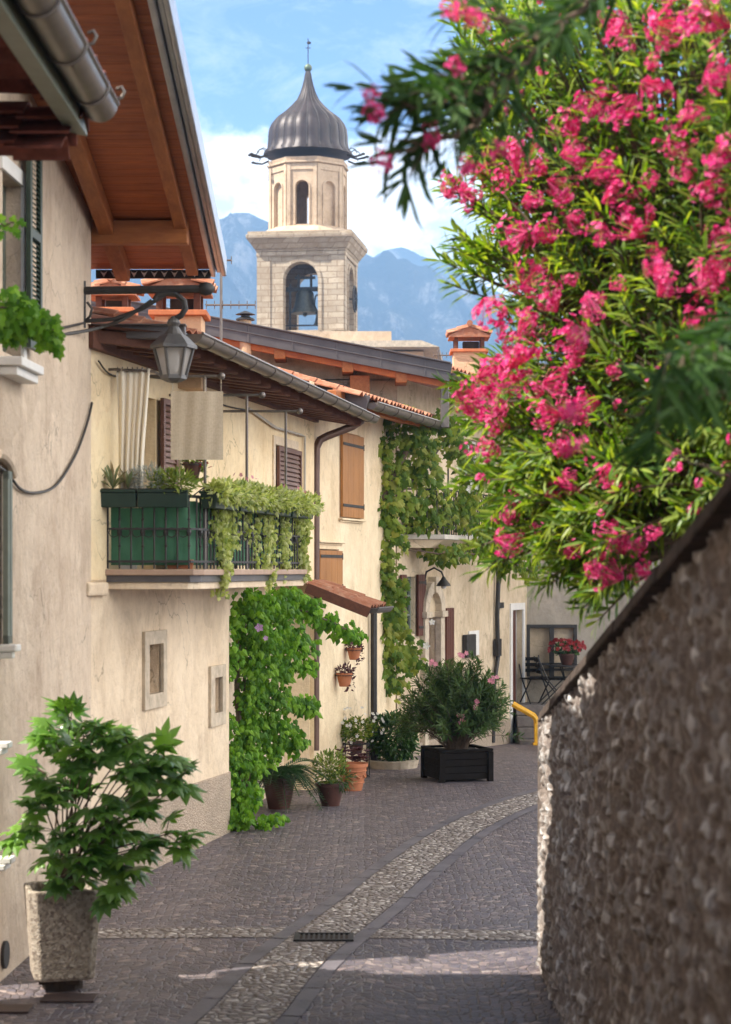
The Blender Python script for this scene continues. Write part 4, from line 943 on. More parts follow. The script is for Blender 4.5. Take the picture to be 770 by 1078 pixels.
mb = MB(); ring(zt_(357)-2.2, zt_(357), hw+.1, hw+.1); ring(zt_(357)+.003, zt_(350), hw+.42, hw+.38); mb.build('sill_ledge', M['ashlar'], T, bevel=.03)
# drum
zr0, zr1 = zc+.64, zt_(164, TD+.3); rO = 1.88; mb = MB(); tr = MB(); n8 = 8
ap = rO*math.cos(math.pi/8); sw = 2*rO*math.sin(math.pi/8)
octf = []
for i in range(8):
    a = -math.pi/2-al+i*math.pi/4; nrm = V((math.cos(a), math.sin(a), 0)); u = V((-nrm.y, nrm.x, 0)); c = tc+nrm*ap
    pa = c-u*sw/2; pb = c+u*sw/2; f = Fac((pa.x,pa.y),(pb.x,pb.y)); octf.append(f)
    zsl, zsp = zr0+.42, zr1-1.45
    if i % 2 == 0: arch_wall(mb, f, 0, sw, zr0, zr1, sw/2-.32, sw/2+.32, zsl, zsp, .32)
    else:
        arch_wall(mb, f, 0, sw, zr0, zr1, sw/2-.32, sw/2+.32, zsl, zsp, .16); mb.quad(f.pt(sw/2-.33,-.16,zsl),f.pt(sw/2+.33,-.16,zsl),f.pt(sw/2+.33,-.16,zsp+.36),f.pt(sw/2-.33,-.16,zsp+.36))
    arch_trim(tr, f, sw/2, .33, zsl, zsp, .07, .04)
    tr.fbox(f, 0, .17, .002, .07, zr0, zr1-.35); tr.fbox(f, sw-.17, sw, .002, .07, zr0, zr1-.35); tr.fbox(f, .17, sw-.17, .002, .05, zr1-.62, zr1-.35)
mb.build('drum', M['towpl'], T); tr.build('drum_pilaster', M['towpl'], T)
mb = MB(); rot8 = -math.pi/2-al+math.pi/8
mb.lathe(tc+V((0,0,0)), [(rO+.02,zr1-.32),(rO+.14,zr1-.28),(rO+.14,zr1-.2),(rO+.05,zr1-.18),(rO+.1,zr1-.02)], 8, rot8); mb.build('drum_cornice', M['towpl'], T); mb = MB(); mb.lathe(tc, [(rO+.5,zr0-.02),(rO+.32,zr0+.18),(rO+.12,zr0+.34)], 8, rot8); mb.build('drum_base', M['towpl'], T)
# onion dome with 24 gores
def zz(y): return zt_(y, TD+2)
prof = [(2.15,zz(163.5)),(2.12,zz(161)),(1.97,zz(157)),(1.93,zz(150)),(1.92,zz(143)),(1.88,zz(137)),(1.76,zz(131)),(1.52,zz(124.5)),(1.12,zz(118)),(.78,zz(111)),(.54,zz(105)),(.38,zz(98)),(.27,zz(91)),(.19,zz(84)),(.14,zz(78)),(.09,zz(74))]
mb = MB(); NG = 20
def gore(a, z):
    t = (a*NG/(2*math.pi)) % 1; return 1-.028+.035*math.sin(math.pi*t)
mb.lathe(tc, prof, NG*6, 0, fn=gore); dome = mb.build('dome', M['copper'], T, smooth=True)
mb = MB()
for k_ in range(NG):
    a = 2*math.pi*k_/NG; mb.tube([tc+V((r*.98*math.cos(a), r*.98*math.sin(a), z)) for r,z in prof[1:]], .028, 4)
mb.build('dome_seam', M['fascia'], dome)
mb = MB(); mb.ball(tc+V((0,0,zz(71))), .2, 14); fin = mb.build('finial_ball', simple('green_copper', (.12,.17,.12), .5, .3), T, smooth=True)
mb = MB(); c = tc; mb.tube([c+V((0,0,zz(69))), c+V((0,0,zz(40)))], .022, 5); mb.bar(c+V((-.12,0,zz(50))), c+V((.12,0,zz(50))), .03,.03); mb.ball(c+V((.04,0,zz(44.5))), .09, 8, (1.2,.3,.8)); mb.build('cross', M['iron'], T)
mb = MB()   # curled iron water spouts at the drum corners
for a in (R(-158), R(-172+8), R(-22), R(-8), R(20), R(160)):
    dvec = V((math.cos(a), math.sin(a), 0)); b0 = tc+dvec*2.05+V((0,0,zz(166)))
    mb.tube([b0, b0+dvec*.35+V((0,0,-.12)), b0+dvec*.75+V((0,0,-.05))], [.05,.045,.06], 6)
    mb.tube([b0+V((0,0,.2)), b0+dvec*.2+V((0,0,.32)), b0+dvec*.42+V((0,0,.22)), b0+dvec*.5+V((0,0,.02))], .025, 5); mb.ball(b0+dvec*.82+V((0,0,-.02)), .09, 8, (1.2,1.2,.7))
mb.build_each('water_spout', M['iron'], T, per=3)
# bells
bc = tc+V((0,0,0)); mb = MB(); zb1 = zt_(330, TD+2)
M['bronze'] = simple('aged_bronze', (.10,.11,.10), .5, .7, .3)
def bell(c, s): mb.lathe(c, [(.50*s,0),(.48*s,.06*s),(.38*s,.25*s),(.33*s,.5*s),(.31*s,.7*s),(.24*s,.82*s),(.05*s,.86*s)], 20); mb.ball(c+V((0,0,-.04*s)), .08*s, 8)
bell(bc+tx*.0-ty*.9+V((0,0,zb1-.1)), 1.35); bell(bc+tx*.5+ty*.6+V((0,0,zb1-.5)), .7); mb.build_each('bell', M['bronze'], T, smooth=True, per=2)
mb = MB(); zf = zb1+1.05
mb.bar(bc-tx*1.0-ty*.9+V((0,0,zf)), bc+tx*1.0-ty*.9+V((0,0,zf)), .2,.2)
for s in (-1,1):
    mb.bar(bc+tx*s*.72-ty*.9+V((0,0,zsill)), bc+tx*s*.72-ty*.9+V((0,0,zf+.3)), .1,.1, V((1,0,0))); mb.bar(bc+tx*s*.3-ty*.9+V((0,0,zf)), bc+tx*s*.3-ty*.9+V((0,0,zf+.7)), .12,.12, V((1,0,0)))
mb.bar(bc-tx*.95-ty*1.2+V((0,0,zsill+.35)), bc+tx*.95-ty*1.2+V((0,0,zsill+.35)), .07,.07); mb.bar(bc-tx*.5-ty*.9+V((0,0,zf+.55)), bc+tx*.5-ty*.9+V((0,0,zf+.55)), .1,.12)
mb.tube([bc+tx*.62-ty*1.1+V((0,0,zb1+.3))+tx*(.3*math.cos(a)*.4)+V((0,0,.45*math.sin(a))) for a in [k*math.pi/8 for k in range(17)]], .04, 5)
mb.build('bell_frame', M['iron'], T)
mb = MB(); c = tc+tx*(hw+.25)-ty*.2+V((0,0,zt_(316,TD+2))); 
mb.tube([c+ty*(.62*math.cos(a))+V((0,0,.62*math.sin(a)))+tx*0 for a in [k*math.pi/12 for k in range(25)]], .045, 5)
for k_ in range(6): a = math.pi*k_/6; mb.tube([c+ty*(.6*math.cos(a))+V((0,0,.6*math.sin(a))), c-ty*(.6*math.cos(a))-V((0,0,.6*math.sin(a)))], .025, 4)
mb.bar(c-tx*.6, c+tx*.1, .08,.08); mb.build('bell_wheel', M['iron'], T)

# church side building
CB = thing('church_hall', 'low peach church annex with overhanging grey eave at the foot of the bell tower', 'church', (P(410,600,80).x, 82, 0))
x0, x1 = P(340,600,80).x, P(446,600,80).x; zt2 = P(400,370,80).z
mb = MB(); mb.box(((x0+x1)/2,84,zt2/2), x1-x0, 8, zt2); mb.build('wall', M['peach'], CB)
mb = MB(); z = P(400,364,80).z; mb.hexa([(x0-.4,79.3,z-.12),(x1+.6,79.3,z-.12),(x1+1.2,88,z-.5),(x0-.4,88,z-.5),(x0-.4,79.3,z+.12),(x1-.1,79.3,z+.14),(x1+1.2,88,z-.2),(x0-.4,88,z+.1)]); mb.build('roof', M['stonelt'], CB)
mb = MB(); mb.box((x0+.5,80.5,z+.25), 4.5,1.6,.6); mb.build('parapet', M['towpl'], CB)

# TV antennas
def antenna(px, pyb, pyt, d, lab, arms):
    c = P(px, pyb, d); top = P(px, pyt, d); mb = MB(); t = thing('antenna', lab, 'antenna', tuple(c-V((0,0,.6))), 'television antennas on the roofs')
    mb.tube([c-V((0,0,.8)), top], .018, 6); mb.build('mast', M['gutter'], t)
    mb = MB()
    for (y, w, n) in arms:
        q = P(px, y, d); mb.tube([q+V((-w*.3,0,0)), q+V((w*.7,.0,0))], .012, 5)
        for i in range(n): x = -w*.3+w*i/max(1,n-1); mb.tube([q+V((x,-.16,-.02)), q+V((x,.16,.02))], .007, 4); mb.tube([q+V((x,0,-.05)), q+V((x,0,.05))], .007, 4)
    mb.build('aerial', M['gutter'], t)
antenna(233, 336, 272, 24.5, 'tall thin television antenna with horizontal aerial between the tiled chimney and the tower', [(274,.18,4),(321,.6,7)])
antenna(462, 392, 368, 34, 'small television aerial on the roof ridge just left of the right-hand peach chimney', [(374,.3,5)])
# ================================================================ STREET LAMP on bracket (left)
SL = thing('wall_lamp', 'grey hexagonal street lantern hanging from a long iron bracket on the near house', 'street lamp', tuple(P(88,320,15.77)))
LD = 15.8; px1 = 100./133
mb = MB(); a = P(86,306,LD); b = P(217,304,LD)
mb.tube([a,b], .032, 8); mb.ball(b, .055, 8, (1.3,1,1)); mb.tube([P(88,296,LD), P(88,345,LD-.0)], .022, 6)
mb.tube([P(90,338,LD), P(120,336,LD), P(150,325,LD), P(178,308,LD)], .016, 6)
mb.tube([P(90,338,LD), P(95,333,LD), P(97,325,LD), P(92,318,LD)], .012, 6)
mb.tube([P(163,316,LD),P(166,311,LD),P(175,308.5,LD),P(186,310,LD),P(194,317,LD),P(195.5,325,LD),P(191,332,LD),P(184,336,LD)], .024, 8)
mb.build('bracket', M['iron'], SL, smooth=True)
cx_, cy_ = P(183,338,LD).x, LD
def LZ(y): return P(183,y,LD).z
mb = MB(); mb.lathe((cx_,cy_,0), [(.016,LZ(333)),(.045,LZ(337)),(.055,LZ(340)),(.04,LZ(344)),(.055,LZ(347)),(.075,LZ(351)),(.085,LZ(353))], 12); mb.lathe((cx_,cy_,0), [(.085,LZ(352)),(.11,LZ(354)),(.165,LZ(361)),(.187,LZ(364)),(.187,LZ(367)),(.15,LZ(367.5)),(.1,LZ(366))], 6, R(10)); mb.build('lantern_roof', M['lampm'], SL)
mb = MB(); r0, r1, za_, zb2 = .155, .095, LZ(367), LZ(397)
for k_ in range(6):
    a = R(10)+k_*math.pi/3; mb.tube([V((cx_+r0*math.cos(a),cy_+r0*math.sin(a),za_)), V((cx_+r1*math.cos(a),cy_+r1*math.sin(a),zb2))], .013, 5)
mb.lathe((cx_,cy_,0), [(.105,LZ(395)),(.105,LZ(399)),(.06,LZ(402)),(.03,LZ(403))], 6, R(10)); mb.build('lantern_frame', M['lampm'], SL)
mb = MB(); mb.lathe((cx_,cy_,0), [(r0-.012,za_),(r1-.01,zb2)], 6, R(10), cap=False); mb.build('lantern_glass', M['frost'], SL)
mb = MB(); mb.lathe((cx_,cy_,0), [(.02,LZ(368)),(.045,LZ(375)),(.045,LZ(385)),(.03,LZ(392))], 10); mb.build('lamp_bulb', M['white'], SL, smooth=True)

# ---- cables
def cable(pts, r, lab):
    mb = MB(); mb.tube(smooth_line3(pts), r, 5); solo(mb, 'cable', M['cable'], lab, 'cable', 'cables on the house fronts')
def smooth_line3(p, n=6):
    p = [V(q) for q in p]; out = []
    for i in range(len(p)-1):
        p0, p1, p2, p3 = p[max(i-1,0)], p[i], p[i+1], p[min(i+2,len(p)-1)]
        for q in range(n): t = q/n; out.append(.5*((2*p1)+(p2-p0)*t+(2*p0-5*p1+4*p2-p3)*t*t+(3*p1-p0-3*p2+p3)*t**3))
    out.append(p[-1]); return out
def on(f, px, py, o): u, z = f.pix(px, py, o); return f.pt(u, o, z)
cable([on(FA,x,y,.02) for x,y in ((-12,485),(8,498),(22,515),(40,518.5),(60,510),(80,478),(92,445),(97,424))], .011, 'dark cable sagging across the near wall beside the lower green-grey shutter')
cable([P(-40,362,13.2), P(0,360,13.6), P(50,354,14.6), P(97,347,15.7), P(130,336,15.8), P(160,316,15.8)], .014, 'black cable running from the near window to the lantern bracket')
cable([P(-40,352,13.4), on(FA,20,350,.03), on(FA,60,346,.03), on(FA,88,340,.03)], .010, 'thin wire just above the black lantern cable on the near wall')
cable([on(FB,104,380,.03), on(FB,118,395,.02), on(FB,150,396,.02), on(FB,200,404,.02), on(FB,232,425,.02), on(FB,262,432,.02)], .008, 'thin wire drooping along the cream wall below the tiled eave')

# ---- awning poles with arms
def awn(px, pyt, bx, lab):
    d = 4.73/(.2+(385-px)/F); base = V((P(px,0,d).x, d, 2.665)); top = P(px, pyt, d)
    t = thing('awning_pole', lab, 'awning pole', tuple(base), 'awning poles standing on the balcony edge')
    mb = MB(); mb.tube([base, top], .014, 6); mb.build('pole', M['gutter'], t)
    u = fu(FB, d-.0); wl = FB.pt(u, 0, top.z); mb = MB(); mb.tube([wl, top+V((.12,0,0))], .013, 6); mb.ball(top+V((.14,0,0)), .032, 8); mb.build('arm', M['gutter'], t, smooth=True)
    return top
t1 = awn(216,396,0,'thin metal awning pole nearest the camera, in front of the hanging beige cloth'); awn(260,416,0,'middle thin metal awning pole on the balcony edge, right of the beige cloth'); awn(301,433,0,'farthest thin metal awning pole, in front of the closed brown shutter')
# hanging cloth and curtain
CD = t1.y
mb = MB(); n = 26; vs = []
for j in range(9):
    for i in range(n+1):
        p = P(180+(235-180)*i/n, 412+(484-412)*j/8, CD-.05); p.y += .003*math.sin(i*.9+j*.3)+.008*math.sin(i*.3); vs.append(p)
mb.add(vs, [(j*(n+1)+i, j*(n+1)+i+1, (j+1)*(n+1)+i+1, (j+1)*(n+1)+i) for j in range(8) for i in range(n)])
for x in (182,216,233): mb.tube([P(x,412,CD-.05), P(x,396.5,CD)], .004, 4)
o = solo(mb, 'hanging_cloth', M['linen'], 'flat beige linen cloth hanging above the balcony from the first awning arm', 'cloth')
m_ = o.modifiers.new('thick', 'SOLIDIFY'); m_.thickness = .006
mb = MB(); vs = []; n = 60
for j in range(15):
    t = j/14; w = 1-.14*math.sin(min(1, t*1.1)*math.pi)-.05*t; xl, xr = 122+4*t, 158-7*math.sin(t*math.pi*.6)
    for i in range(n+1):
        s_ = i/n; p = P(xl+(xr-xl)*s_+.8*math.sin(t*5), 388+(535-388)*t, CD-.32); p.y += (.010+.012*t)*math.sin(s_*2*math.pi*(4+s_)+1.1*math.sin(t*2.3))+.006*math.sin(s_*23+t*2)+.015*math.sin(t*4+s_*3); vs.append(p)
mb.add(vs, [(j*(n+1)+i, j*(n+1)+i+1, (j+1)*(n+1)+i+1, (j+1)*(n+1)+i) for j in range(14) for i in range(n)])
ct = solo(mb, 'curtain', M['curtain'], 'long gathered cream curtain hanging by the balcony door', 'curtain', smooth=True)
m_ = ct.modifiers.new('thick', 'SOLIDIFY'); m_.thickness = .004
mb = MB(); CR = CD-.32; mb.tube([FB.pt(fu(FB,CR),0,P(0,389,CR).z), P(120,389,CR), P(163,391,CR), V((P(166,392,CR).x, CD+.1, P(166,392,CR).z))], .012, 6)
for i in range(7): c = P(124+5.2*i,389,CR); mb.tube([c+V((0,.02*math.cos(a),.02*math.sin(a))) for a in [k*math.pi/4 for k in range(9)]], .004, 4)
solo(mb, 'curtain_rod', M['gutter'], 'thin metal rod with rings carrying the cream curtain', 'curtain rod')

# ---- green netting tied inside the railing
mb = MB(); pth = [V((-2.11,bd0+.04,0)), V((-1.47,bd0+.04,0)), V((-1.45,bd0+.2,0)), railpt(bd1-.1,0)+V((-.05,0,0))]
pts = []
for a, b in zip(pth[:-1], pth[1:]):
    m = max(3, int((b-a).length/.05))
    for i in range(m): pts.append(a.lerp(b, i/m))
vs = []; rows = 6
for j in range(rows+1):
    for i, p in enumerate(pts): q = p+V((0,.022*math.sin(i*.55)+.012*math.sin(i*1.7+j), 2.70+(3.24-2.70)*j/rows-.02*abs(math.sin(i*.2))*(j==rows))); q.x += .012*math.sin(i*.8); vs.append(q)
n = len(pts); mb.add(vs, [(j*n+i, j*n+i+1, (j+1)*n+i+1, (j+1)*n+i) for j in range(rows) for i in range(n-1)])
o = solo(mb, 'privacy_screen', M['netting'], 'green shade netting fastened behind the bars of the near balcony', 'balcony screen', smooth=True)

# ---- lamp on house D
WL = thing('wall_lamp', 'small black swan-neck lamp above the arched stone doorway', 'wall lamp', tuple(on(FD,447,612,0)))
mb = MB(); a = on(FD,446,640,.02); b = on(FD,447,612,.04); mb.tube([a,b,b+V((.03,-.0,.14)),b+V((.14,-.08,.2)),b+V((.25,-.1,.14)),b+V((.28,-.1,.06))], .015, 6); mb.build('bracket', M['iron'], WL, smooth=True)
mb = MB(); c = b+V((.28,-.1,.0)); mb.lathe(c, [(.11,-.07),(.09,-.03),(.04,.03),(.02,.07)], 14); mb.build('lamp_shade', M['iron'], WL, smooth=True)
mb = MB(); mb.ball(c+V((0,0,-.07)), .045, 8); mb.build('lamp_bulb', M['white'], WL, smooth=True)

# ---- yellow handrail
HR = thing('handrail', 'bright yellow bent metal handrail at the foot of the stone steps', 'handrail', (2.55,33.2,gz(0,33.2)))
mb = MB(); hd = 33.3; mb.tube([P(540,741,hd), P(545,744,hd), P(562,753.5,hd), P(565,758,hd), P(566,778,hd)], .05, 8); mb.build('rail', M['yellow'], HR, smooth=True)
mb = MB(); c = P(566,778,hd); mb.box((c.x,c.y,gz(0,hd)+.02), .16,.16,.04); mb.box((c.x,c.y,gz(0,hd)+.2), .11,.11,.32); mb.build('foot', M['yellow'], HR, bevel=.01)

# ---- terrace chairs and table
def chair(px, pyb, d, rz, lab):
    c = P(px, pyb, d); c.z = .31; t = thing('chair', lab, 'chair', tuple(c), 'dark folding chairs on the terrace')
    ux = V((math.cos(rz), math.sin(rz), 0)); uy = V((-ux.y, ux.x, 0)); up = V((0,0,1))
    mb = MB()
    for i in range(6): mb.box(c+uy*(-.18+.072*i)+up*.45, .42,.055,.018, ux, uy)
    mb.build('seat', M['blackpl'], t)
    mb = MB()
    for z in (.58,.68,.78): mb.box(c+uy*(.24+(z-.45)*.2)+up*z, .40,.016,.06, ux, uy)
    mb.build('backrest', M['blackpl'], t)
    for s in (-1,1):
        mb = MB(); mb.tube([c+ux*.2*s-uy*.24, c+ux*.2*s+uy*.14+up*.45, c+ux*.2*s+uy*.31+up*.84], .013, 6); mb.build('leg', M['iron'], t)
        mb = MB(); mb.tube([c+ux*.185*s+uy*.26, c+ux*.185*s-uy*.2+up*.44], .013, 6); mb.build('leg', M['iron'], t)
    return t
chair(564, 740, 34.95, R(20), 'dark slatted folding chair on the terrace under the framed window')
chair(583, 735, 34.75, R(95), 'dark folding chair turned sideways beside the red flower pot')
TB = thing('table', 'small round dark metal table holding the red flower pot on the terrace', 'table', (P(596,700,34.9).x,34.9,.31))
c = V((P(597,700,34.9).x,34.9,.31)); mb = MB(); mb.lathe(c, [(.32,.66),(.32,.69)], 20); mb.build('tabletop', M['iron'], TB)
for k_ in range(3): a = k_*2.1; mb = MB(); mb.tube([c+V((.28*math.cos(a),.28*math.sin(a),0)), c+V((.06*math.cos(a),.06*math.sin(a),.4)), c+V((.2*math.cos(a),.2*math.sin(a),.66))], .012, 6); mb.build('leg', M['iron'], TB)

# ================================================================ PLANTS
def leaf_quads(mb, p, d, n, L, W, bend=.2, seg=2, pw=1):
    """pointed leaf: d direction, n face normal"""
    s = d.cross(n)
    if s.length < 1e-4: return
    s.normalize(); n = s.cross(d).normalized()
    if seg == 2:
        m = p+d*L*.48+n*L*bend*.25; t = p+d*L+n*(-L*bend*.35)
        mb.add([p, m-s*W*.5-n*W*.0, m+n*(-W*.22), m+s*W*.5, t], [(0,1,2),(0,2,3),(1,4,2),(2,4,3)])
    else:
        a = p+d*L*.3+n*L*bend*.15; b = p+d*L*.7+n*L*bend*.05; t = p+d*L-n*L*bend*.4
        mb.add([p, a-s*W*.45, a+s*W*.45, b-s*W*.42, b+s*W*.42, t, a-n*W*.15, b-n*W*.15], [(0,1,6),(0,6,2),(1,3,7,6),(6,7,4,2),(3,5,7),(7,5,4)])
def heart(mb, p, d, n, L, W):
    s = d.cross(n)
    if s.length < 1e-4: return
    s.normalize(); n = s.cross(d).normalized(); dn = n*(-L*.16)
    mb.add([p, p-d*L*.12-s*W*.3, p+d*L*.25-s*W*.52+dn, p+d*L+dn*1.8, p+d*L*.25+s*W*.52+dn, p-d*L*.12+s*W*.3, p+d*L*.35], [(0,1,2,6),(2,3,6),(6,3,4),(0,6,4,5)])
def grape(mb, p, d, n, L, W):
    s = d.cross(n)
    if s.length < 1e-4: return
    s.normalize(); n = s.cross(d).normalized()
    o = [(0,0),(-.15,-.35),(.2,-.55),(.35,-.3),(.7,-.42),(.7,-.16),(1.05,0),(.7,.16),(.7,.42),(.35,.3),(.2,.55),(-.15,.35)]
    pts = [p+d*(a*L)+s*(b*W)-n*(.25*(abs(b)+max(0,a-.4)*.5)*L) for a,b in o]; b0 = len(pts)
    mb.add(pts+[p+d*L*.35], [(i,(i+1)%b0,b0) for i in range(b0)])
def palmate(mb, p, d, n, L, lobes=7):
    s = d.cross(n)
    if s.length < 1e-4: return
    s.normalize(); n = s.cross(d).normalized(); pts = [p]; fs = []
    A = [R(-128+256*i/(lobes-1)) for i in range(lobes)]
    for i, a in enumerate(A):
        l = L*(1-.35*abs(a)/2.2); dv = d*math.cos(a)+s*math.sin(a); sv = s*math.cos(a)-d*math.sin(a)
        b = len(pts); m = p+dv*l*.58-n*l*.04; 
        pts += [p+dv*l*.34-sv*l*.15, m-sv*l*.205-n*l*.04, p+dv*l-n*l*.26, m+sv*l*.205-n*l*.04, p+dv*l*.34+sv*l*.15, m+n*l*.03]
        fs += [(0,b,b+5),(b,b+1,b+5),(b+1,b+2,b+5),(b+2,b+3,b+5),(b+3,b+4,b+5),(b+4,0,b+5)]
    mb.add(pts, fs)
def rv(): return V((random.gauss(0,1),random.gauss(0,1),random.gauss(0,1))).normalized()
def flower5(mb, c, n, r):
    n = n.normalized(); a = n.orthogonal().normalized(); b = n.cross(a); ph = random.random()*6
    for k_ in range(5):
        t = ph+k_*1.2566; d = a*math.cos(t)+b*math.sin(t); s = b*math.cos(t)-a*math.sin(t)
        mb.add([c, c+d*r*.6-s*r*.38+n*r*.25, c+d*r+n*r*.22, c+d*r*.6+s*r*.38+n*r*.25], [(0,1,2),(0,2,3)])

# ---- 1. aralia in aggregate planter
pc = V((-1.93,12.7,.045))
PT = thing('potted_plant', 'big glossy aralia with lobed leaves in a tapered pebble-concrete planter', 'potted plant', tuple(pc))
mb = MB(); ht = P(0,935,12.6).z-.045

def sqr(h, z, c=.22):
    o_ = []
    for q in range(4):
        for s_ in (-1, 1):
            a = R(14+90*q); dx = V((math.cos(a), math.sin(a), 0)); dy = V((-dx.y, dx.x, 0)); o_.append(pc+dx*h+dy*(h*(1-c)*s_)+V((0,0,z)))
    return o_
rg = [sqr(.178,.03), sqr(.19,.045), sqr(.230,ht-.02), sqr(.230,ht), sqr(.195,ht), sqr(.19,ht-.06)]
mb.add([p for r_ in rg for p in r_], [(i*8+k_, i*8+(k_+1)%8, (i+1)*8+(k_+1)%8, (i+1)*8+k_) for i in range(5) for k_ in range(8)]+[tuple(range(8))[::-1]])
pot = mb.build('planter', M['aggr'], PT, bevel=.012)
mb = MB()
for k_ in range(4): a = R(45+90*k_); mb.box(pc+V((.12*math.cos(a),.12*math.sin(a),.022)), .09,.09,.044)
mb.lathe(pc, [(.13,-.045),(.13,.05)], 8); mb.build('planter_foot', M['soil'], pot)
mb = MB(); mb.lathe(pc, [(.205,ht-.045),(.0,ht-.03)], 12, cap=False); mb.build('soil', M['soil'], PT)
st = MB(); lf = MB(); rnd = random.Random(4)
pz = lambda px, py, dd: P(98+(px-98)*.90, 850+(py-850)*.93+8, 12.58+dd*.7)
targets = [(75,748,0),(60,775,.2),(95,755,-.1),(118,765,0),(140,772,-.15),(160,785,-.2),(185,795,-.25),(190,812,-.1),(45,800,-.1),(70,800,-.25),(95,790,-.25),(120,800,-.25),(150,805,-.2),(172,820,-.2),(35,835,-.15),(60,830,-.28),(85,825,.1),(110,830,-.25),(130,835,.1),(155,845,-.15),(180,870,-.1),(30,870,-.1),(55,870,-.25),(80,865,-.28),(105,865,.15),(135,868,-.2),(150,885,-.15),(60,895,-.2),(85,905,-.22),(110,898,-.2),(130,905,-.15),(75,775,-.2),(110,780,.15),(50,760,.1),(140,795,.2),(100,850,-.3),(70,920,-.2),(120,925,-.18),(90,760,.2),(165,800,.15),(197,885,-.1)]
for (tx_, ty_, dd) in targets:
    tp = pz(tx_+rnd.uniform(-6,6), ty_+rnd.uniform(-4,4), dd+rnd.uniform(-.05,.05)); b = pc+V((rnd.uniform(-.1,.1), rnd.uniform(-.1,.1), ht-.03))
    mid = b.lerp(tp,.5)+V((0,0,.08))+V((rnd.uniform(-.03,.03),0,0)); st.tube([b, b.lerp(mid,.5)+V((0,0,.03)), mid, tp], [.009,.007,.006,.004], 5)
    outd = (tp-(pc+V((.12,0,1.0)))); outd.z *= .3; outd = outd.normalized()
    for q in range(rnd.choice((5,6,7))):
        dv = (outd*.8+rv()*.8+V((0,0,-.05))); dv.z *= .5; dv.normalize(); pb = tp+dv*rnd.uniform(.02,.13)+V((0,0,rnd.uniform(-.04,.05))); st.tube([tp, pb], .003, 3, False)
        nn = (V((0,-.25,1))+rv()*.4).normalized(); palmate(lf, pb, dv, nn, rnd.uniform(.095,.185), rnd.choice((7,7,9)))
st.build('stems', M['stem'], PT); lf.build('foliage', M['aralia'], PT)

# ---- generic leafy bushes
def bush(mb, c, rad, n, L, W, fn='leaf', up=.3, shell=.55, rnd=None, seg=2):
    for _ in range(n):
        v = rv(); r = (random.random()**.5)*(1-shell)+shell*random.random()**.33
        p = V(c)+V((v.x*rad[0], v.y*rad[1], v.z*rad[2]))*r*(.8+.35*mnoise.noise(v*1.8+V(c)))
        d = (v+rv()*.7+V((0,0,up))).normalized(); nn = (v+V((0,0,.6))+rv()*.6).normalized(); s = random.uniform(.7,1.2)
        if fn == 'leaf': leaf_quads(mb, p, d, nn, L*s, W*s, .25, seg)
        elif fn == 'heart': heart(mb, p, d, nn, L*s, W*s)
        else: grape(mb, p, d, nn, L*s, W*s)
def pot_round(par, c, r0, r1, h, mat, name='pot', rim=True):
    mb = MB(); pr = [(r0,0),(r0+(r1-r0)*.55,h*.45),(r1,h*.86)]
    if rim: pr += [(r1*1.08,h*.87),(r1*1.10,h),(r1*.98,h)]
    else: pr += [(r1*.97,h)]
    pr += [(r1*.9,h*.93),(.01,h*.93)]
    mb.lathe(c, pr, 28, cap=False); mb.add([V(c)+V((r0*math.cos(a),r0*math.sin(a),0)) for a in [k*math.pi/8 for k in range(16)]], [tuple(range(16))]); return mb.build(name, mat, par, smooth=True)
def ground(px, py): d = F*EYE/(py-HY); p = P(px, py, d); p.z = 0; return p
# 2 cycad
c = ground(294,851); t = thing('potted_palm', 'small cycad with arching fronds in a dark red-brown pot at the foot of the vine', 'potted palm', tuple(c))
pot_round(t, c, .12, .18, .35, M['darkpot']); fr = MB()
for k_ in range(32):
    a = k_*2.4; el = random.uniform(.15,.9); dirh = V((math.cos(a), math.sin(a), 0)); Ls = random.uniform(.42,.62); pts = []
    for i in range(9):
        q = i/8; pts.append(c+V((0,0,.38))+dirh*(Ls*q)+V((0,0,Ls*(el*1.1*q-1.05*q*q*(1-el*.3)))))
    fr.tube(pts, .005, 4)
    for i in range(1,9):
        for q in range(3):
            p = pts[i-1].lerp(pts[i], q/3); tg = (pts[i]-pts[i-1]).normalized(); sd_ = tg.cross(V((0,0,1))).normalized(); l = .10*math.sin(math.pi*min(.95,(i+q/3)/9.3))+.03
            for s in (-1,1): leaf_quads(fr, p, (sd_*s+tg*.45+V((0,0,.25))).normalized(), V((0,0,1)), l*1.15, .027, .1)
fr.build('fronds', M['palm'], t)
# 3 round shrub
c = ground(348,848); t = thing('potted_shrub', 'rounded yellow-green shrub in a squat dark round pot left of the terracotta urn', 'potted shrub', tuple(c)); pot_round(t, c, .1, .16, .26, M['darkpot'])
mb = MB(); bush(mb, c+V((0,0,.42)), (.24,.22,.26), 750, .06, .02); mb.build('foliage', M['ylleaf'], t); mb = MB(); bush(mb, c+V((.1,-.05,.3)), (.2,.16,.16), 300, .09, .012, up=-.2); mb.build('trailing_leaves', M['darkleaf'], t)
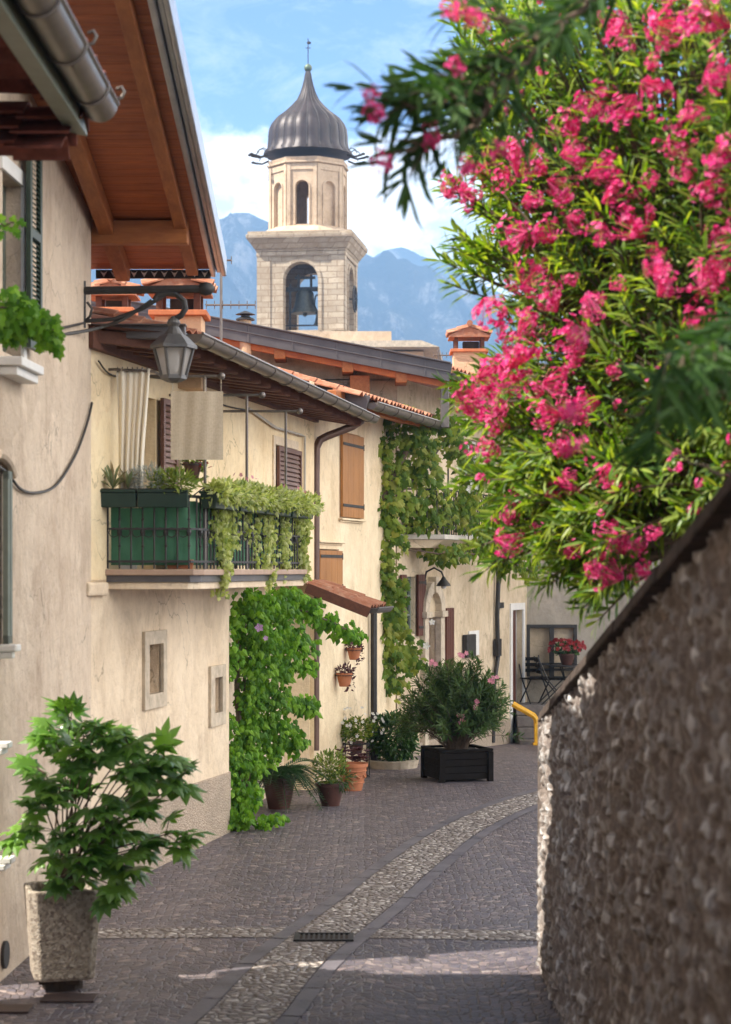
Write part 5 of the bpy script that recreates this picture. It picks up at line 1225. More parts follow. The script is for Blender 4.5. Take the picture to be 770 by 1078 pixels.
# 4 terracotta
c = ground(372,832); t = thing('potted_plant', 'burgundy-leaved succulents in a large orange terracotta urn', 'potted plant', tuple(c)); pot_round(t, c, .105, .165, .33, M['terra'])
mb = MB()
for z,r_ in ((.10,.13),(.24,.158)): mb.tube([c+V((r_*math.cos(a),r_*math.sin(a),z)) for a in [k*math.pi/14 for k in range(29)]], .009, 5, False)
for k_ in range(9): a = k_*.7; mb.tube([c+V(((.146+.01*math.sin(q*3.14))*math.cos(a+q*.7),(.146+.01*math.sin(q*3.14))*math.sin(a+q*.7),.21-.05*math.sin(q*math.pi))) for q in (0,.25,.5,.75,1)], .01, 5)
mb.build('pot_relief', M['terra'], t, smooth=True)
mb = MB()
for _ in range(34):
    p = c+V((random.uniform(-.17,.17),random.uniform(-.15,.15),.34+random.uniform(0,.16)))
    for k_ in range(9): a = k_*.7+random.random(); leaf_quads(mb, p, V((math.cos(a),math.sin(a),.55)).normalized(), V((0,0,1)), .075, .034, .2)
mb.build('foliage', M['redleaf'], t)
# 5 white flowered plant on wire stand
c = V((-.12,25.6,0)); t = thing('potted_plant', 'white-flowered airy plant on a dark wire stand behind the terracotta urn', 'potted plant', tuple(c)); mb = MB()
for i in range(10): a = i*.628; mb.tube([c+V((.17*math.cos(a),.12*math.sin(a),0)), c+V((.17*math.cos(a),.12*math.sin(a),.45))], .008, 4)
for z in (.02,.43): mb.tube([c+V((.17*math.cos(a),.12*math.sin(a),z)) for a in [k*math.pi/8 for k in range(17)]], .01, 4)
mb.build('stand', M['iron'], t); pot_round(t, c+V((0,0,.3)), .07,.1,.16, M['darkpot'])
mb = MB(); bush(mb, c+V((0,-.05,.62)), (.34,.2,.2), 620, .045, .03, 'heart'); mb.build('foliage', M['vineC'], t)
mb = MB(); 
for _ in range(42): v = rv(); flower5(mb, c+V((v.x*.36,-.05+v.y*.22,.66+v.z*.24)), v+V((0,-1,.3)), .026)
mb.build('blossoms', M['whfl'], t)
# 6 dark shrub in stone bed
c = V((.36,26.9,0)); t = thing('shrub', 'dense dark green shrub in a low round stone bed against the wall', 'shrub', tuple(c)); mb = MB(); mb.lathe(c, [(.34,0),(.36,.1),(.30,.1),(.02,.08)], 20); mb.build('stone_bed', M['stonelt'], t)
mb = MB(); bush(mb, c+V((0,0,.40)), (.46,.34,.46), 2300, .085, .036, up=-.1); mb.build('foliage', M['darkleaf'], t)
# 7 oleander in black planter
c = V((1.16,25.35,0)); t = thing('potted_oleander', 'wide bushy oleander with few pink flowers in a square black wooden planter', 'potted shrub', tuple(c)); w = .35; h = .41
mb = MB(); rz = R(18); ux = V((math.cos(rz),math.sin(rz),0)); uy = V((-ux.y,ux.x,0))
for (nv, sv) in ((ux,uy),(-ux,uy),(uy,ux),(-uy,ux)):
    for i in range(4): mb.box(c+nv*w*.93+V((0,0,.07+.085*i)), .025, 2*w*.88, .08, nv, sv)
for i in (-1,1):
    for j in (-1,1): mb.box(c+ux*w*.93*i+uy*w*.93*j+V((0,0,h/2-.02)), .07,.07,h-.03, ux, uy)
for (nv, sv) in ((ux,uy),(-ux,uy),(uy,ux),(-uy,ux)): mb.box(c+nv*w*.95+V((0,0,h-.015)), .06, 2*w*1.0, .03, nv, sv)
mb.build('planter', M['blackpl'], t, bevel=.004); mb = MB(); mb.box(c+V((0,0,h-.05)), 1.6*w,1.6*w,.04, ux, uy); mb.build('soil', M['soil'], t)
def oleander_sprays(lf, st, tips, base, L=.13, W=.022, nwh=9, thick=.01, seg=2, whn=3, gap=.045):
    for tp in tips:
        b = V(base)+V((random.uniform(-.12,.12),random.uniform(-.12,.12),0)); d_ = tp-b; mid = b.lerp(tp,.5)+V((0,0,.12*d_.length))
        pts = smooth_line3([b, mid, tp], 4); st.tube(pts, [thick*(1-.75*i/(len(pts)-1)) for i in range(len(pts))], 4)
        ax = (pts[-1]-pts[-2]).normalized()
        for w_ in range(whn*2):
            p = tp-ax*(gap*w_)
            for k_ in range(nwh//2+1):
                v = rv(); v = (v-ax*v.dot(ax)).normalized(); dv = (ax*(.75-.08*w_)+v*.8).normalized(); leaf_quads(lf, p, dv, (ax+V((0,0,.4))).normalized(), L*random.uniform(.7,1.15), W*random.uniform(.8,1.15), .2, seg)
lf = MB(); st = MB(); tips = []
for _ in range(430):
    v = rv(); v.z = abs(v.z)*1.3-.55; r = random.uniform(.35,1.0)*random.choice((1,1,1,1.14)); tips.append(c+V((v.x*.74*r, v.y*.55*r, .98+v.z*.78*r)))
oleander_sprays(lf, st, tips, c+V((0,0,h-.05)), .13, .021, 9, .008); lf.build('foliage', M['opot'], t); st.build('stems', M['stem'], t)
mb = MB()
for (x,y) in ((485,757),(500,742),(488,690),(520,715),(455,700)):
    p = P(x,y,25.0)
    for _ in range(5): flower5(mb, p+rv()*.05, V((0,-1,.3))+rv()*.5, .035)
mb.build('blossoms', M['pinkfl'], t)

# ---- wall pots and hanging pot
def wall_pot(f, px, py, lab, r=.085, fol='redleaf', mat='terra', spread=.14, n=90, hang=False, flow=None, cat='hanging pot'):
    u, z = f.pix(px, py, .12); c = f.pt(u, .12, z-.08); t = thing('wall_pot', lab, cat, tuple(c), 'small pots hung on the walls'); pot_round(t, c, r*.65, r, r*1.7, M[mat])
    mb = MB(); mb.tube([c+V((r*1.12*math.cos(a),r*1.12*math.sin(a),r*1.4)) for a in [k*math.pi/8 for k in range(17)]], .006, 4); mb.tube([c+V((0,0,r*1.4)), f.pt(u,0,z+r*.6)], .006, 4)
    if hang: mb.tube([c+V((-r*1.1,0,r)), c+V((-r*1.3,0,-r)), c+V((0,0,-r*2)), c+V((r*1.3,0,-r)), c+V((r*1.3,0,r*2))], .007, 5)
    mb.build('bracket', M['iron'], t)
    mb = MB(); bush(mb, c+V((0,0,r*2)), (spread,spread*.8,spread*.7), n, .055,.03,'heart'); bush(mb, c+V((spread*.5,0,r*.5)), (spread*.6,spread*.5,spread*1.2), n//3, .05,.03,'heart'); mb.build('foliage', M[fol], t)
    if flow:
        mb = MB()
        for _ in range(8): flower5(mb, c+V((.1,0,r*1.6))+rv()*.07, rv(), .03)
        mb.build('blossoms', M[flow], t)
wall_pot(FC, 363, 716, 'lower terracotta pot with trailing leaves hung on the honey wall', .1)
wall_pot(FC, 373, 688, 'upper terracotta pot half hidden by vine leaves on the honey wall', .09)
wall_pot(FB, 203, 494, 'small dark pot with red flowers hung on the cream wall beneath the beige cloth', .085, 'ylleaf', 'darkpot', .13, 110, True, 'redfl')
c = V((P(597,700,34.9).x,34.9,1.0)); t = thing('potted_flowers', 'pot of dark red geraniums on the small terrace table', 'potted flowers', tuple(c)); pot_round(t, c, .09,.14,.2, M['darkpot'])
mb = MB(); bush(mb, c+V((0,0,.26)), (.34,.2,.16), 250, .06,.05,'heart'); mb.build('foliage', M['darkleaf'], t); mb = MB(); 
for _ in range(70): v = rv(); flower5(mb, c+V((v.x*.34,v.y*.2,.24+abs(v.z)*.2+random.random()*.05)), v+V((0,-.6,.5)), .045)
mb.build('blossoms', M['redfl'], t)

# ---- balcony flower boxes
BX = 3.20
def boxat(a, b, lab, plants, h=.12, w=.15):
    a = V(a); b = V(b); d = (b-a).normalized(); s = V((d.y,-d.x,0)); c = (a+b)/2; L_ = (b-a).length
    t = thing('flower_box', lab, 'flower box', (c.x,c.y,a.z), 'green flower boxes on the balcony rail')
    def q(wt, z): return [a-s*wt/2+V((0,0,z)), a+s*wt/2+V((0,0,z)), b+s*wt/2+V((0,0,z)), b-s*wt/2+V((0,0,z))]
    mb = MB(); mb.hexa(q(w*.8,0)+q(w,h)); mb.hexa(q(w+.024,h+.002)+q(w+.028,h+.025)); mb.build('box', M['greenbox'], t, bevel=.005)
    mb = MB(); mb.hexa(q(w-.03,h+.027)+q(w-.03,h+.034)); mb.build('soil', M['soil'], t)
    plants(t, a+V((0,0,h+.03)), b+V((0,0,h+.03))); return t
def aloe(mb, c, n, L):
    for k_ in range(n): a = k_*2.4; el = random.uniform(.5,2.4); leaf_quads(mb, c, V((math.cos(a),math.sin(a),el)).normalized(), V((-math.cos(a),-math.sin(a),.5)), L*random.uniform(.7,1.1), .03, .25, 3)
M['aloe'] = leafmat('aloe_leaf', [(.16,.22,.11),(.22,.25,.13),(.30,.22,.14)], .15, .5, .4)
def p1_(t, a, b):
    mb = MB(); aloe(mb, a.lerp(b,.45), 16, .28); aloe(mb, a.lerp(b,.8), 12, .2); aloe(mb, a.lerp(b,.1), 9, .15); mb.build('aloe', M['aloe'], t)
def p2_(t, a, b):
    mb = MB(); bush(mb, a.lerp(b,.22)+V((0,0,.08)), (.2,.12,.15), 700, .05,.006, up=.5); mb.build('silver_foliage', M['grey'], t)
    mb = MB(); bush(mb, a.lerp(b,.68)+V((0,0,.06)), (.24,.12,.13), 420, .07,.022, up=.4); mb.build('foliage', M['ylleaf'], t)
def ptr(n=1, flow=False):
    def f_(t, a, b):
        mb = MB()
        for i in range(4): bush(mb, a.lerp(b,(i+.5)/4)+V((.06,-.04,-.01)), (.17,.15,.14), 190, .055,.03,'heart')
        mb.build('foliage', M['trail'], t)
        if flow:
            mb = MB()
            for _ in range(14): flower5(mb, a.lerp(b,random.random())+V((0,0,.1))+rv()*.08, rv(), .022)
            mb.build('blossoms', M['pinkfl'], t)
    return f_
zr = 3.175
boxat((-2.24,16.42,zr), (-1.885,16.42,zr), 'leftmost green flower box, with spiky aloes', p1_); boxat((-1.87,16.42,zr), (-1.46,16.42,zr), 'green flower box with silvery lavender and yellowish leaves, second from the left', p2_)
def rp(d): p = railpt(d, zr); p.x += .1; return p
boxat(rp(16.62), rp(17.35), 'green flower box just right of the balcony corner, with low leafy plants', ptr()); boxat(rp(17.42), rp(18.25), 'green flower box with tiny pink flowers in the middle of the long balcony side', ptr(1,True)); boxat(rp(18.33), rp(19.25), 'green flower box from which the longest pale streamers hang', ptr()); boxat(rp(19.33), rp(20.2), 'farthest green flower box, at the end of the balcony by the downpipe', ptr(1,True))
# trailing plants hanging from the boxes
def trailing(strands, lab, n=70, L=.05, mat='trail'):
    lf = MB(); st = MB(); 
    for (x0,y0,x1,y1,d) in strands:
        a = P(x0,y0,d); b = P(x1,y1,d-.05); m = a.lerp(b,.5)+V((random.uniform(-.05,.05),-.08,0)); pts = smooth_line3([a, m, b], 6); st.tube(pts, .005, 4)
        Lt = (b-a).length; k_ = int(n*Lt*3.0)
        for _ in range(k_):
            q = random.random(); p = pts[int(q*(len(pts)-1))]+V((random.gauss(0,.027),random.gauss(0,.03),random.gauss(0,.03))); heart(lf, p, (rv()*.7+V((0,-.2,-.8))).normalized(), (V((0,-1,.4))+rv()*.6).normalized(), L*random.uniform(.6,1.15), L*.75)
    o = thing('trailing_plant', lab, 'trailing plant', tuple(P(strands[0][0],strands[0][1],strands[0][4])), 'streamers hanging from the balcony'); st.build('stems', M['gstem'], o); lf.build('foliage', M[mat], o)
def rdd(px): return 4.73/(.2+(385-px)/F)-.12
trailing([(238,520,240,600,rdd(238)),(232,520,236,615,rdd(234)),(244,520,246,580,rdd(244)),(236,560,232,628,rdd(236)),(228,520,222,566,rdd(228))], 'thick pale green streamer hanging in front of the near part of the balcony rail')
trailing([(276,530,272,606,rdd(275)),(284,528,283,622,rdd(284)),(280,528,277,600,rdd(280)),(264,532,262,570,rdd(265))], 'broad double streamer of pale leaves hanging from the middle of the balcony')
trailing([(300,528,297,612,rdd(300)),(303,530,300,600,rdd(303)),(314,540,318,560,rdd(314))], 'pale leafy streamer hanging near the far end of the balcony')
trailing([(308,535,300,575,20.3),(318,540,318,600,20.4),(314,560,322,610,20.4),(305,575,314,612,20.3),(324,545,322,575,20.4)], 'pale variegated bush spilling over the far balcony corner by the downpipe', 80, .06)
# small boxes on slab behind bars
for (px, w_, mt, lb) in ((136,.14,'white','small pale blue-white tub on the slab behind the balcony bars'),(190,.22,'terra','low terracotta trough on the slab behind the balcony bars')):
    c = P(px, 597, 16.62); mb = MB(); c.z = 2.667; a = [c+V((sx*w_*.45,sy*.04,0)) for sx,sy in ((-1,-1),(1,-1),(1,1),(-1,1))]; b = [c+V((sx*w_*.5,sy*.05,.065)) for sx,sy in ((-1,-1),(1,-1),(1,1),(-1,1))]; mb.hexa(a+b); mb.hexa([p+V((0,0,.002)) for p in b]+[p+V((0,0,.014)) for p in b]); solo(mb, 'tub', M[mt], lb, 'plant tub', bevel=.004)

# ---- climbing vines
def vine(name, lab, blobs, mat, L, fn, stems, dens=1.0, flow=None, cat='climbing vine', spread=.04):
    """blobs: (px, py, d, rx_px, ry_px, ry_m, n)"""
    b0 = blobs[0]; t = thing(name, lab, cat, tuple(P(b0[0],b0[1],b0[2]))); lf = MB()
    for (px,py,d,rx,ry,dep,n) in blobs:
        c = P(px,py,d); s = d/F
        for _ in range(int(n*dens)):
            v = rv(); r = random.random()**.4; p = c+V((v.x*rx*s*r, v.y*dep*r, v.z*ry*s*r)); p += rv()*spread
            dv = (V((v.x*.5,-.15,-.75))+rv()*.55).normalized(); nn = (V((.15,-.8,.55))+rv()*.55).normalized(); q = L*random.uniform(.6,1.2)
            (heart if fn == 'heart' else grape)(lf, p, dv, nn, q, q*.85)
    lf.build('foliage', M[mat], t)
    st = MB()
    for (pts, r) in stems: pp = smooth_line3([P(*q) for q in pts], 5); pp = [p+rv()*.012 for p in pp]; st.tube(pp, r, 6)
    st.build('stems', M['stem'], t)
    if flow:
        fm = MB()
        for (px,py,d,r,m_) in flow: flower5(fm, P(px,py,d), V((.1,-1,.2)), r)
        fm.build('blossoms', M[flow[0][4]], t)
VD = 20.9
vb = [(268,640,20.9,22,20,.25,230),(292,640,21.2,26,17,.25,190),(246,655,20.6,12,12,.12,60),(322,640,21.8,20,12,.12,110),(345,655,22.3,17,9,.1,80),(362,665,22.6,14,7,.08,55),(376,671,22.8,9,4,.05,25),
      (274,672,20.8,24,18,.25,210),(300,672,21.2,22,18,.2,160),(318,680,21.4,16,10,.12,70),(246,688,20.5,10,16,.1,60),(236,708,20.4,7,10,.06,40),(268,705,20.8,18,22,.22,180),(292,700,21.1,22,14,.2,140),(320,700,21.3,14,8,.1,60),
      (264,738,20.8,13,20,.18,140),(285,732,21,22,14,.16,130),(312,740,21.3,20,8,.12,70),(328,745,21.4,11,7,.08,40),(261,770,20.8,14,20,.18,150),(283,765,21,24,16,.18,150),(305,778,21.2,18,14,.14,110),
      (244,800,20.6,12,24,.12,120),(262,805,20.8,18,22,.16,170),(282,792,21.1,13,14,.14,60),(252,838,20.6,14,18,.12,130),(264,838,20.7,11,13,.14,60),(250,862,20.3,18,7,.16,110),(284,863,20.4,22,3,.14,40),(300,625,21.4,12,10,.12,50),(240,762,20.5,6,12,.06,40)]
vine('climbing_vine', 'bright green climber rising from the paving to the near balcony', vb, 'vineB', .074, 'heart',
     [([(250,866,20.7),(253,800,20.75),(250,720,20.8),(258,640,20.85)],.03), ([(258,866,20.75),(262,780,20.8),(258,700,20.85),(275,640,20.9)],.022), ([(275,640,21),(310,640,21.6),(350,655,22.3),(380,672,22.8)],.01), ([(262,700,20.9),(300,680,21.2),(330,690,21.5)],.009), ([(262,745,20.9),(300,740,21.2),(330,748,21.5)],.009)],
     1.35, spread=.055, flow=[(273,661,20.45,.05,'purfl'),(280,672,20.4,.03,'purfl')])
fm = [(322,730),(272,765),(290,700)]
vc = [(425,445,27.8,22,10,.12,60),(400,470,27.6,14,16,.12,90),(438,470,27.9,26,20,.15,170),(470,450,28.2,20,16,.15,100),(485,470,28.6,14,24,.12,90),(410,505,27.7,24,20,.16,190),(445,500,28.1,22,16,.16,110),(400,535,27.6,18,18,.16,170),(425,530,28,16,14,.14,90),(408,565,27.8,20,20,.16,180),(398,595,27.6,18,22,.16,190),(412,625,27.8,18,22,.14,170),(400,650,27.7,22,22,.14,190),(420,665,28.1,16,20,.14,90),(405,690,27.8,22,20,.14,170),(430,690,28.2,16,14,.12,80),(410,718,27.9,16,12,.1,80),(428,432,27.9,12,8,.1,30),(370,423,25.6,0,0,.0,0)]
vine('climbing_vine', 'grape vine covering the corner of the far pale house below its eave', vc, 'vineC', .125, 'grape',
     [([(391,780,27.5),(393,700,27.5),(398,620,27.6),(400,540,27.6),(430,470,27.9)],.04), ([(400,540,27.6),(440,500,28.1),(480,450,28.5)],.02)], .78, spread=.10)
vd = [(440,545,28.6,18,16,.2,110),(465,540,28.9,18,20,.2,130),(492,535,29.4,16,28,.25,170),(520,545,31,16,24,.3,140),(505,575,30,22,10,.25,130),(470,583,29,28,6,.2,110),(535,588,31.5,18,12,.3,120),(558,598,32,14,8,.25,55),(530,520,31,10,16,.2,60),(455,520,28.8,12,14,.15,50),(495,500,29.6,9,18,.15,60)]
vine('climbing_plant', 'tangle of green plants filling and hanging over the small far balcony', vd, 'vineC', .10, 'heart', [([(424,578,28.6),(470,583,29),(520,585,30.5),(560,602,32)],.012), ([(492,590,29.6),(494,500,29.6)],.01)], 1.2, [(499,506,29,.09,'whfl'),(503,512,29,.08,'whfl'),(495,515,29,.07,'whfl'),(505,503,29,.07,'whfl'),(449,680,28,.06,'whfl'),(455,655,28,.05,'whfl')], 'balcony plants', .12)
# leafy sprig at far left
va = [(12,318,11.6,26,10,.15,60),(32,335,11.6,20,16,.15,80),(52,352,11.6,14,12,.1,40),(14,345,11.6,16,12,.1,50),(2,335,11.5,12,18,.1,40),(4,236,11.5,12,7,.08,18)]
vine('climbing_vine', 'blurred light green leafy spray reaching in at the left edge below the upper window', va, 'vineB', .075, 'grape', [([(-40,330,11.4),(0,325,11.5),(40,340,11.6),(60,352,11.6)],.008), ([(-40,225,11.4),(0,236,11.5),(14,236,11.5)],.005)], 1.0)
# ================================================================ BIG OLEANDERS over the garden wall
def inside(px, py, poly):
    c = False; n = len(poly)
    for i in range(n):
        x1,y1 = poly[i]; x2,y2 = poly[(i+1)%n]
        if (y1 > py) != (y2 > py) and px < (x2-x1)*(py-y1)/(y2-y1)+x1: c = not c
    return c
def cluster_mesh(seed, r=.10, n=26, fr=.019):
    random.seed(seed); mb = MB()
    for _ in range(n):
        v = rv(); v.z = v.z*.8+.1; flower5(mb, V((v.x,v.y,v.z))*r*random.uniform(.4,1), v+rv()*.4, fr*random.uniform(.75,1.2))
    for q in list(mb.v)[::9]: mb.tube([(0,0,-r*.9), q], .001, 3, False)
    me = bpy.data.meshes.new('flower_cluster'); me.from_pydata(mb.v, [], mb.f); me.materials.append(M['petal']); return me
CL = [cluster_mesh(100+i) for i in range(6)]
def oleander(lab, base, tips, clusters, L, W, mat, seg=3, nwh=4, rows=6, gap=.05, thick=.02, limbs=(), loose=0):
    t = thing('oleander', lab, 'oleander', tuple(base)); lf = MB(); st = MB(); base = V(base)
    trunks = []
    for k_ in range(7):
        a = k_*.9; top = base+V((math.cos(a)*.5, math.sin(a)*.8, random.uniform(1.2,1.9))); tr_ = [base+V((math.cos(a)*.12,math.sin(a)*.12,0)), base.lerp(top,.5)+rv()*.05, top]; st.tube(smooth_line3(tr_,4), [.045-.0025*i for i in range(9)], 6); trunks.append(top)
    limb = [q for lb in limbs for q in smooth_line3(lb, 8)]
    for lb in limbs: pp = smooth_line3(lb, 8); st.tube([V(q)+rv()*.01 for q in pp], [.015-.011*i/(len(pp)-1) for i in range(len(pp))], 6)
    for tp in tips:
        b = min(limb, key=lambda q: (q-tp-V((.12,0,0))).length) if limb else min(trunks, key=lambda q: (q-tp).length+random.uniform(0,.6)); mid = b.lerp(tp,.55)+V((0,0,.1*(tp-b).length)); pts = smooth_line3([b,mid,tp],4)
        st.tube(pts, [(thick if not limb else .006)*(1-.8*i/(len(pts)-1)) for i in range(len(pts))], 4, False)
        ax = (pts[-1]-pts[-2]).normalized()
        for w_ in range(rows):
            p = tp-ax*(gap*w_)
            for k_ in range(nwh):
                v = rv(); v = (v-ax*v.dot(ax)); 
                if v.length < .01: continue
                v.normalize(); dv = (ax*(.9-.1*w_)+v*.75+V((0,0,-.08))).normalized()
                leaf_quads(lf, p, dv, (ax*.6+V((0,0,.5))+rv()*.3).normalized(), L*random.uniform(.65,1.15), W*random.uniform(.8,1.2), .22, seg)
    lf.build('foliage', M[mat], t); st.build('branches', M['stem'], t)
    if loose:
        fm = MB()
        for _ in range(loose):
            p = random.choice(tips)+rv()*.05+V((-.02,-.1,0)); 
            if mnoise.noise(p*1.1) < -.08: continue
            for q in range(random.choice((3,4,6,9))): v = rv(); flower5(fm, p+v*.035, v, random.uniform(.012,.021))
        fo = fm.build('small_blossoms', M['petal'], t); fo['kind'] = 'stuff'
    for (p, s) in clusters[:100]:
        o = bpy.data.objects.new('flower_cluster', random.choice(CL)); C.objects.link(o); o.parent = t; o.location = V(p)-base; o.scale = (s,s,s); o.rotation_euler = (random.uniform(0,6),random.uniform(0,6),random.uniform(0,6))
    return t
random.seed(21)
main = [(470,0),(560,-30),(900,-60),(900,560),(770,520),(745,530),(700,575),(665,600),(640,632),(622,636),(600,600),(560,585),(520,560),(515,500),(480,430),(470,405),(500,395),(530,370),(520,300),(490,270),(485,230),(510,190),(480,140),(500,90),(470,40)]
def dmain(px, py):   # canopy surface depth: bulges toward the camera to the right
    return 11.6-.0085*(px-480)+.0015*(py-300)
tips = []
while len(tips) < 1350:
    px = random.uniform(460,900); py = random.uniform(-60,640)
    if not inside(px,py,main): continue
    d = dmain(px,py)+random.uniform(-.35,1.7)
    tips.append(P(px,py,d))
for _ in range(230):
    px = random.uniform(495,650); py = random.uniform(470,645)
    if inside(px,py,main+[]): tips.append(P(px,py,dmain(px,py)-.3+random.uniform(-.3,.9)))
for (x,y) in ((478,60),(475,110),(478,200),(480,255),(490,285),(490,500),(505,560),(530,600),(575,612),(610,640)):
    for _ in range(4): tips.append(P(x+random.gauss(0,10),y+random.gauss(0,10),dmain(x,y)-.1))
cl = []
spots = [(655,40),(690,70),(640,20),(700,45),(600,130),(630,110),(660,120),(690,100),(715,150),(550,165),(570,180),(610,165),(640,175),(590,200),(560,215),(530,190),(650,205),(680,185),(720,180),(750,200),(545,250),(575,240),(610,235),(635,250),(665,230),(690,265),(690,285),(752,285),(745,300),(520,330),(540,300),(560,290),(600,290),(580,310),(625,325),(650,300),(605,355),(610,375),(530,345),(545,370),(515,395),(540,395),(500,425),(520,430),(487,418),(560,410),(590,400),(525,450),(515,470),(600,430),(610,440),(590,465),(620,425),(575,440),(585,520),(600,510),(540,545),(640,560),(670,570),(655,575),(690,560),(700,300),(760,250),(730,120),(765,170),(700,20),(740,30),(760,80),(640,500),(600,580),(535,570),(630,600),(680,600),(640,600),(560,345),(645,390),(505,405),(740,340),(480,200),(500,180),(495,210)]
random.seed(31)
for (x,y) in spots: cl.append((P(x+random.uniform(-4,4),y+random.uniform(-4,4),dmain(x,y)-.35), random.choice((.55,.75,.9,1.05,1.3))))
cl = cl[:98]
oleander('tall sunlit oleander full of pink flowers leaning over the garden wall', (2.3,11.0,1.5), tips, cl, .145, .022, 'oleaf', loose=520)
# second bush, nearer and out of focus: one arching dark spray at the top and a shaded mass at the right
random.seed(41); tips = []; cl = []
arch = [(640,-20),(600,20),(560,60),(520,95),(480,100),(440,95),(410,100)]
for i in range(40):
    q = random.random(); k_ = q*(len(arch)-1); i0 = int(min(k_, len(arch)-2)); f_ = k_-i0
    px = arch[i0][0]*(1-f_)+arch[i0+1][0]*f_+random.gauss(0,16); py = arch[i0][1]*(1-f_)+arch[i0+1][1]*f_+random.gauss(0,22)
    tips.append(P(px,py,6.9+random.uniform(-.3,.4)))
for (x,y) in ((395,110),(400,100),(415,120),(430,130),(415,190),(430,185),(445,175),(475,165),(385,95),(560,150),(540,110),(440,150),(425,170),(400,165),(465,150),(500,150),(520,120),(455,120),(480,20),(510,10),(490,60)): tips += [P(x+random.gauss(0,8),y+random.gauss(0,8),6.9) for _ in range(1)]
for _ in range(120):
    px = random.uniform(675,830); py = random.uniform(340,520)
    if py < 340+(760-px)*.6 or py > 1050-px*.78-30: continue
    tips.append(P(px,py,6.6+random.uniform(-.5,.6)))
for (x,y) in ((390,100),(395,120),(405,170),(455,145),(480,70),(475,10),(500,20),(525,160),(490,175),(610,355),(600,435),(690,280),(600,470)): cl.append((P(x,y,6.8), random.uniform(.4,.6) if y < 200 else .55))
LB = [[V((2.15,6.7,3.2)), P(860,60,6.9), P(740,-25,6.9), P(640,-10,6.9), P(575,45,6.9), P(520,90,6.9), P(450,110,6.9), P(405,105,6.9)], [P(575,45,6.9), P(530,20,6.9), P(490,15,6.9)], [P(520,90,6.9), P(500,130,6.9), P(440,155,6.85), P(405,165,6.85)], [V((2.0,6.5,3.0)), P(800,420,6.6), P(720,420,6.6), P(660,440,6.6)], [V((2.0,6.5,3.0)), P(840,350,6.6), P(760,360,6.5), P(690,380,6.5)], [V((2.0,6.5,3.0)), P(800,500,6.6), P(730,490,6.6)]]
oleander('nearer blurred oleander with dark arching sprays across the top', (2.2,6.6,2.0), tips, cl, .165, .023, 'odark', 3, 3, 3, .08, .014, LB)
# ================================================================ CAMERA, SKY, SUN
S = bpy.context.scene
cam = bpy.data.cameras.new('camera'); co = bpy.data.objects.new('camera', cam); C.objects.link(co); S.camera = co
co.location = (0,0,EYE); co.rotation_euler = (R(90),0,0)
cam.sensor_fit = 'VERTICAL'; cam.sensor_height = 36; cam.sensor_width = 24; cam.lens = F/1078*36; cam.shift_y = (HY-539)/1078
cam.clip_start = .1; cam.clip_end = 9000; cam.dof.use_dof = True; cam.dof.focus_distance = 25; cam.dof.aperture_fstop = 3.0; cam.dof.aperture_blades = 9
KX, KD = .80, .30
sv = V((-KX,-KD,1)).normalized()   # towards the sun
elev = math.asin(sv.z); az = math.atan2(sv.x, sv.y)
W = bpy.data.worlds.new('World'); S.world = W; W.use_nodes = True; t = W.node_tree; t.nodes.clear()
out = t.nodes.new('ShaderNodeOutputWorld'); bg = t.nodes.new('ShaderNodeBackground'); sky = t.nodes.new('ShaderNodeTexSky')
sky.sky_type = 'NISHITA'; sky.sun_disc = False; sky.sun_elevation = elev; sky.sun_rotation = az; sky.air_density = 1.0; sky.dust_density = .3; sky.ozone_density = 2.5; sky.altitude = 300
tc_ = t.nodes.new('ShaderNodeTexCoord'); sp = t.nodes.new('ShaderNodeSeparateXYZ'); t.links.new(tc_.outputs['Generated'], sp.inputs[0])
def mth(op, a, b=0, c=0):
    x = t.nodes.new('ShaderNodeMath'); x.operation = op
    for i, q in enumerate((a,b,c)):
        if hasattr(q,'links'): t.links.new(q, x.inputs[i])
        else: x.inputs[i].default_value = q
    return x.outputs[0]
def nz(scale, detail, rough, sc=(1,1,1), loc=(0,0,0), dist=0):
    m = t.nodes.new('ShaderNodeMapping'); m.inputs['Scale'].default_value = sc; m.inputs['Location'].default_value = loc; t.links.new(tc_.outputs['Generated'], m.inputs[0])
    x = t.nodes.new('ShaderNodeTexNoise'); x.inputs['Scale'].default_value = scale; x.inputs['Detail'].default_value = detail; x.inputs['Roughness'].default_value = rough; x.inputs['Distortion'].default_value = dist; t.links.new(m.outputs[0], x.inputs['Vector']); return x.outputs[0]
def rmp(f, st):
    x = t.nodes.new('ShaderNodeValToRGB'); e = x.color_ramp.elements
    while len(e) < len(st): e.new(.5)
    for q,(p,c) in zip(e,st): q.position = p; q.color = (*c,1) if hasattr(c,'__len__') else (c,c,c,1)
    t.links.new(f, x.inputs[0]); return x.outputs[0]
def mixc(f, a, b):
    x = t.nodes.new('ShaderNodeMix'); x.data_type = 'RGBA'
    for i,q in ((0,f),(6,a),(7,b)):
        if hasattr(q,'links'): t.links.new(q, x.inputs[i])
        elif i == 0: x.inputs[0].default_value = q
        else: x.inputs[i].default_value = (*q,1)
    return x.outputs[2]
el = sp.outputs[2]
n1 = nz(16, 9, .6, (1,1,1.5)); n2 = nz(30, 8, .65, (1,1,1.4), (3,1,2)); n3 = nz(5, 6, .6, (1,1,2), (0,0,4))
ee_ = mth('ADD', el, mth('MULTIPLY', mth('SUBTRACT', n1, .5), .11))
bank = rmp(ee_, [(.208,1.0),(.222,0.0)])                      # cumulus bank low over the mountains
upper = rmp(mth('ADD', n3, mth('MULTIPLY', mth('SUBTRACT', n2, .5), .25)), [(.40,0.0),(.52,1.0)])  # unseen bright clouds added overhead and to the right as fill light
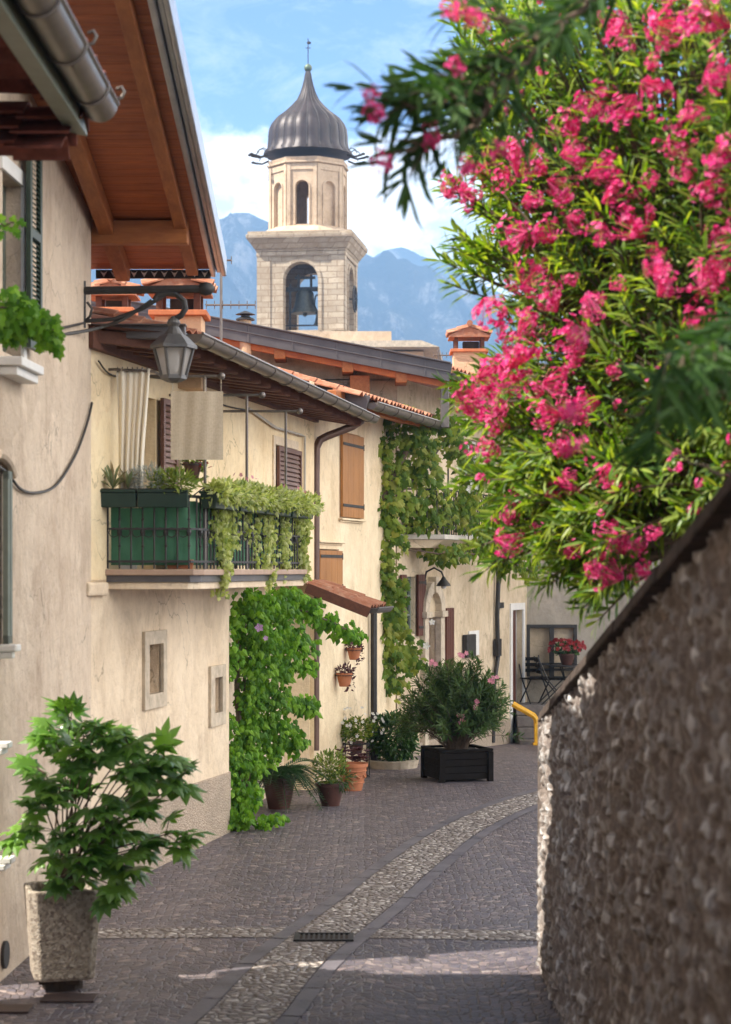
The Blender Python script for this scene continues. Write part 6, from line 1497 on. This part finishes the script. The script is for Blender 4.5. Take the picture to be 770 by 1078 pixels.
hi = mth('MAXIMUM', rmp(el, [(.34,0.0),(.5,1.0)]), mth('MULTIPLY', rmp(sp.outputs[0], [(.35,0.0),(.5,1.0)]), rmp(el, [(.02,0.0),(.08,1.0)]))); upper = mth('MULTIPLY', upper, hi)
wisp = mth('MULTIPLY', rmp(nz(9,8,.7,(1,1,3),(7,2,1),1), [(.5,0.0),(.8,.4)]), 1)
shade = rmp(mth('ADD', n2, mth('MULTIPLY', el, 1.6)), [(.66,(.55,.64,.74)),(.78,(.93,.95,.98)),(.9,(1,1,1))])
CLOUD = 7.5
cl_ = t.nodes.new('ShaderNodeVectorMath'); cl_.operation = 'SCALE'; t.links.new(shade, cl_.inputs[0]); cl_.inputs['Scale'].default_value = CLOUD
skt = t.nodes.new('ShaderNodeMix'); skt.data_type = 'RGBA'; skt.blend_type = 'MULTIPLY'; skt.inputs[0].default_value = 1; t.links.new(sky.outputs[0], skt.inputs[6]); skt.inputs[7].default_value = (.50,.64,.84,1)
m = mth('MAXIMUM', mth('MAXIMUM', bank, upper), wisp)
cu_ = t.nodes.new('ShaderNodeVectorMath'); cu_.operation = 'SCALE'; cu_.inputs[0].default_value = (1,.92,.81); t.links.new(mth('ADD', 3, mth('MULTIPLY', mth('MULTIPLY', rmp(sp.outputs[0], [(.1,0.0),(.5,1.0)]), rmp(el, [(.55,1.0),(.8,.15)])), 24)), cu_.inputs['Scale'])  # added fill: clouds out of view brightened on the right to light the facades
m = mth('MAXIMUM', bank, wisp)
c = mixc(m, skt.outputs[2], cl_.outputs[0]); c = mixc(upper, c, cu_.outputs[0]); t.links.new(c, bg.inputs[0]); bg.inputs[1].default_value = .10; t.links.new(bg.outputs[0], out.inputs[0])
sl = bpy.data.lights.new('sun', 'SUN'); sl.energy = 5.0; sl.angle = R(.53); sl.color = (1,.93,.82); so_ = bpy.data.objects.new('sun', sl); C.objects.link(so_); so_.location = (-20,-10,30)
so_.rotation_euler = sv.to_track_quat('Z','Y').to_euler()
S.view_settings.view_transform = 'Standard'; S.view_settings.look = 'None'; S.view_settings.gamma = 1; S.view_settings.exposure = 1.25
S.render.engine = 'CYCLES'
S.cycles.max_bounces = 8; S.cycles.diffuse_bounces = 5; S.cycles.volume_bounces = 1
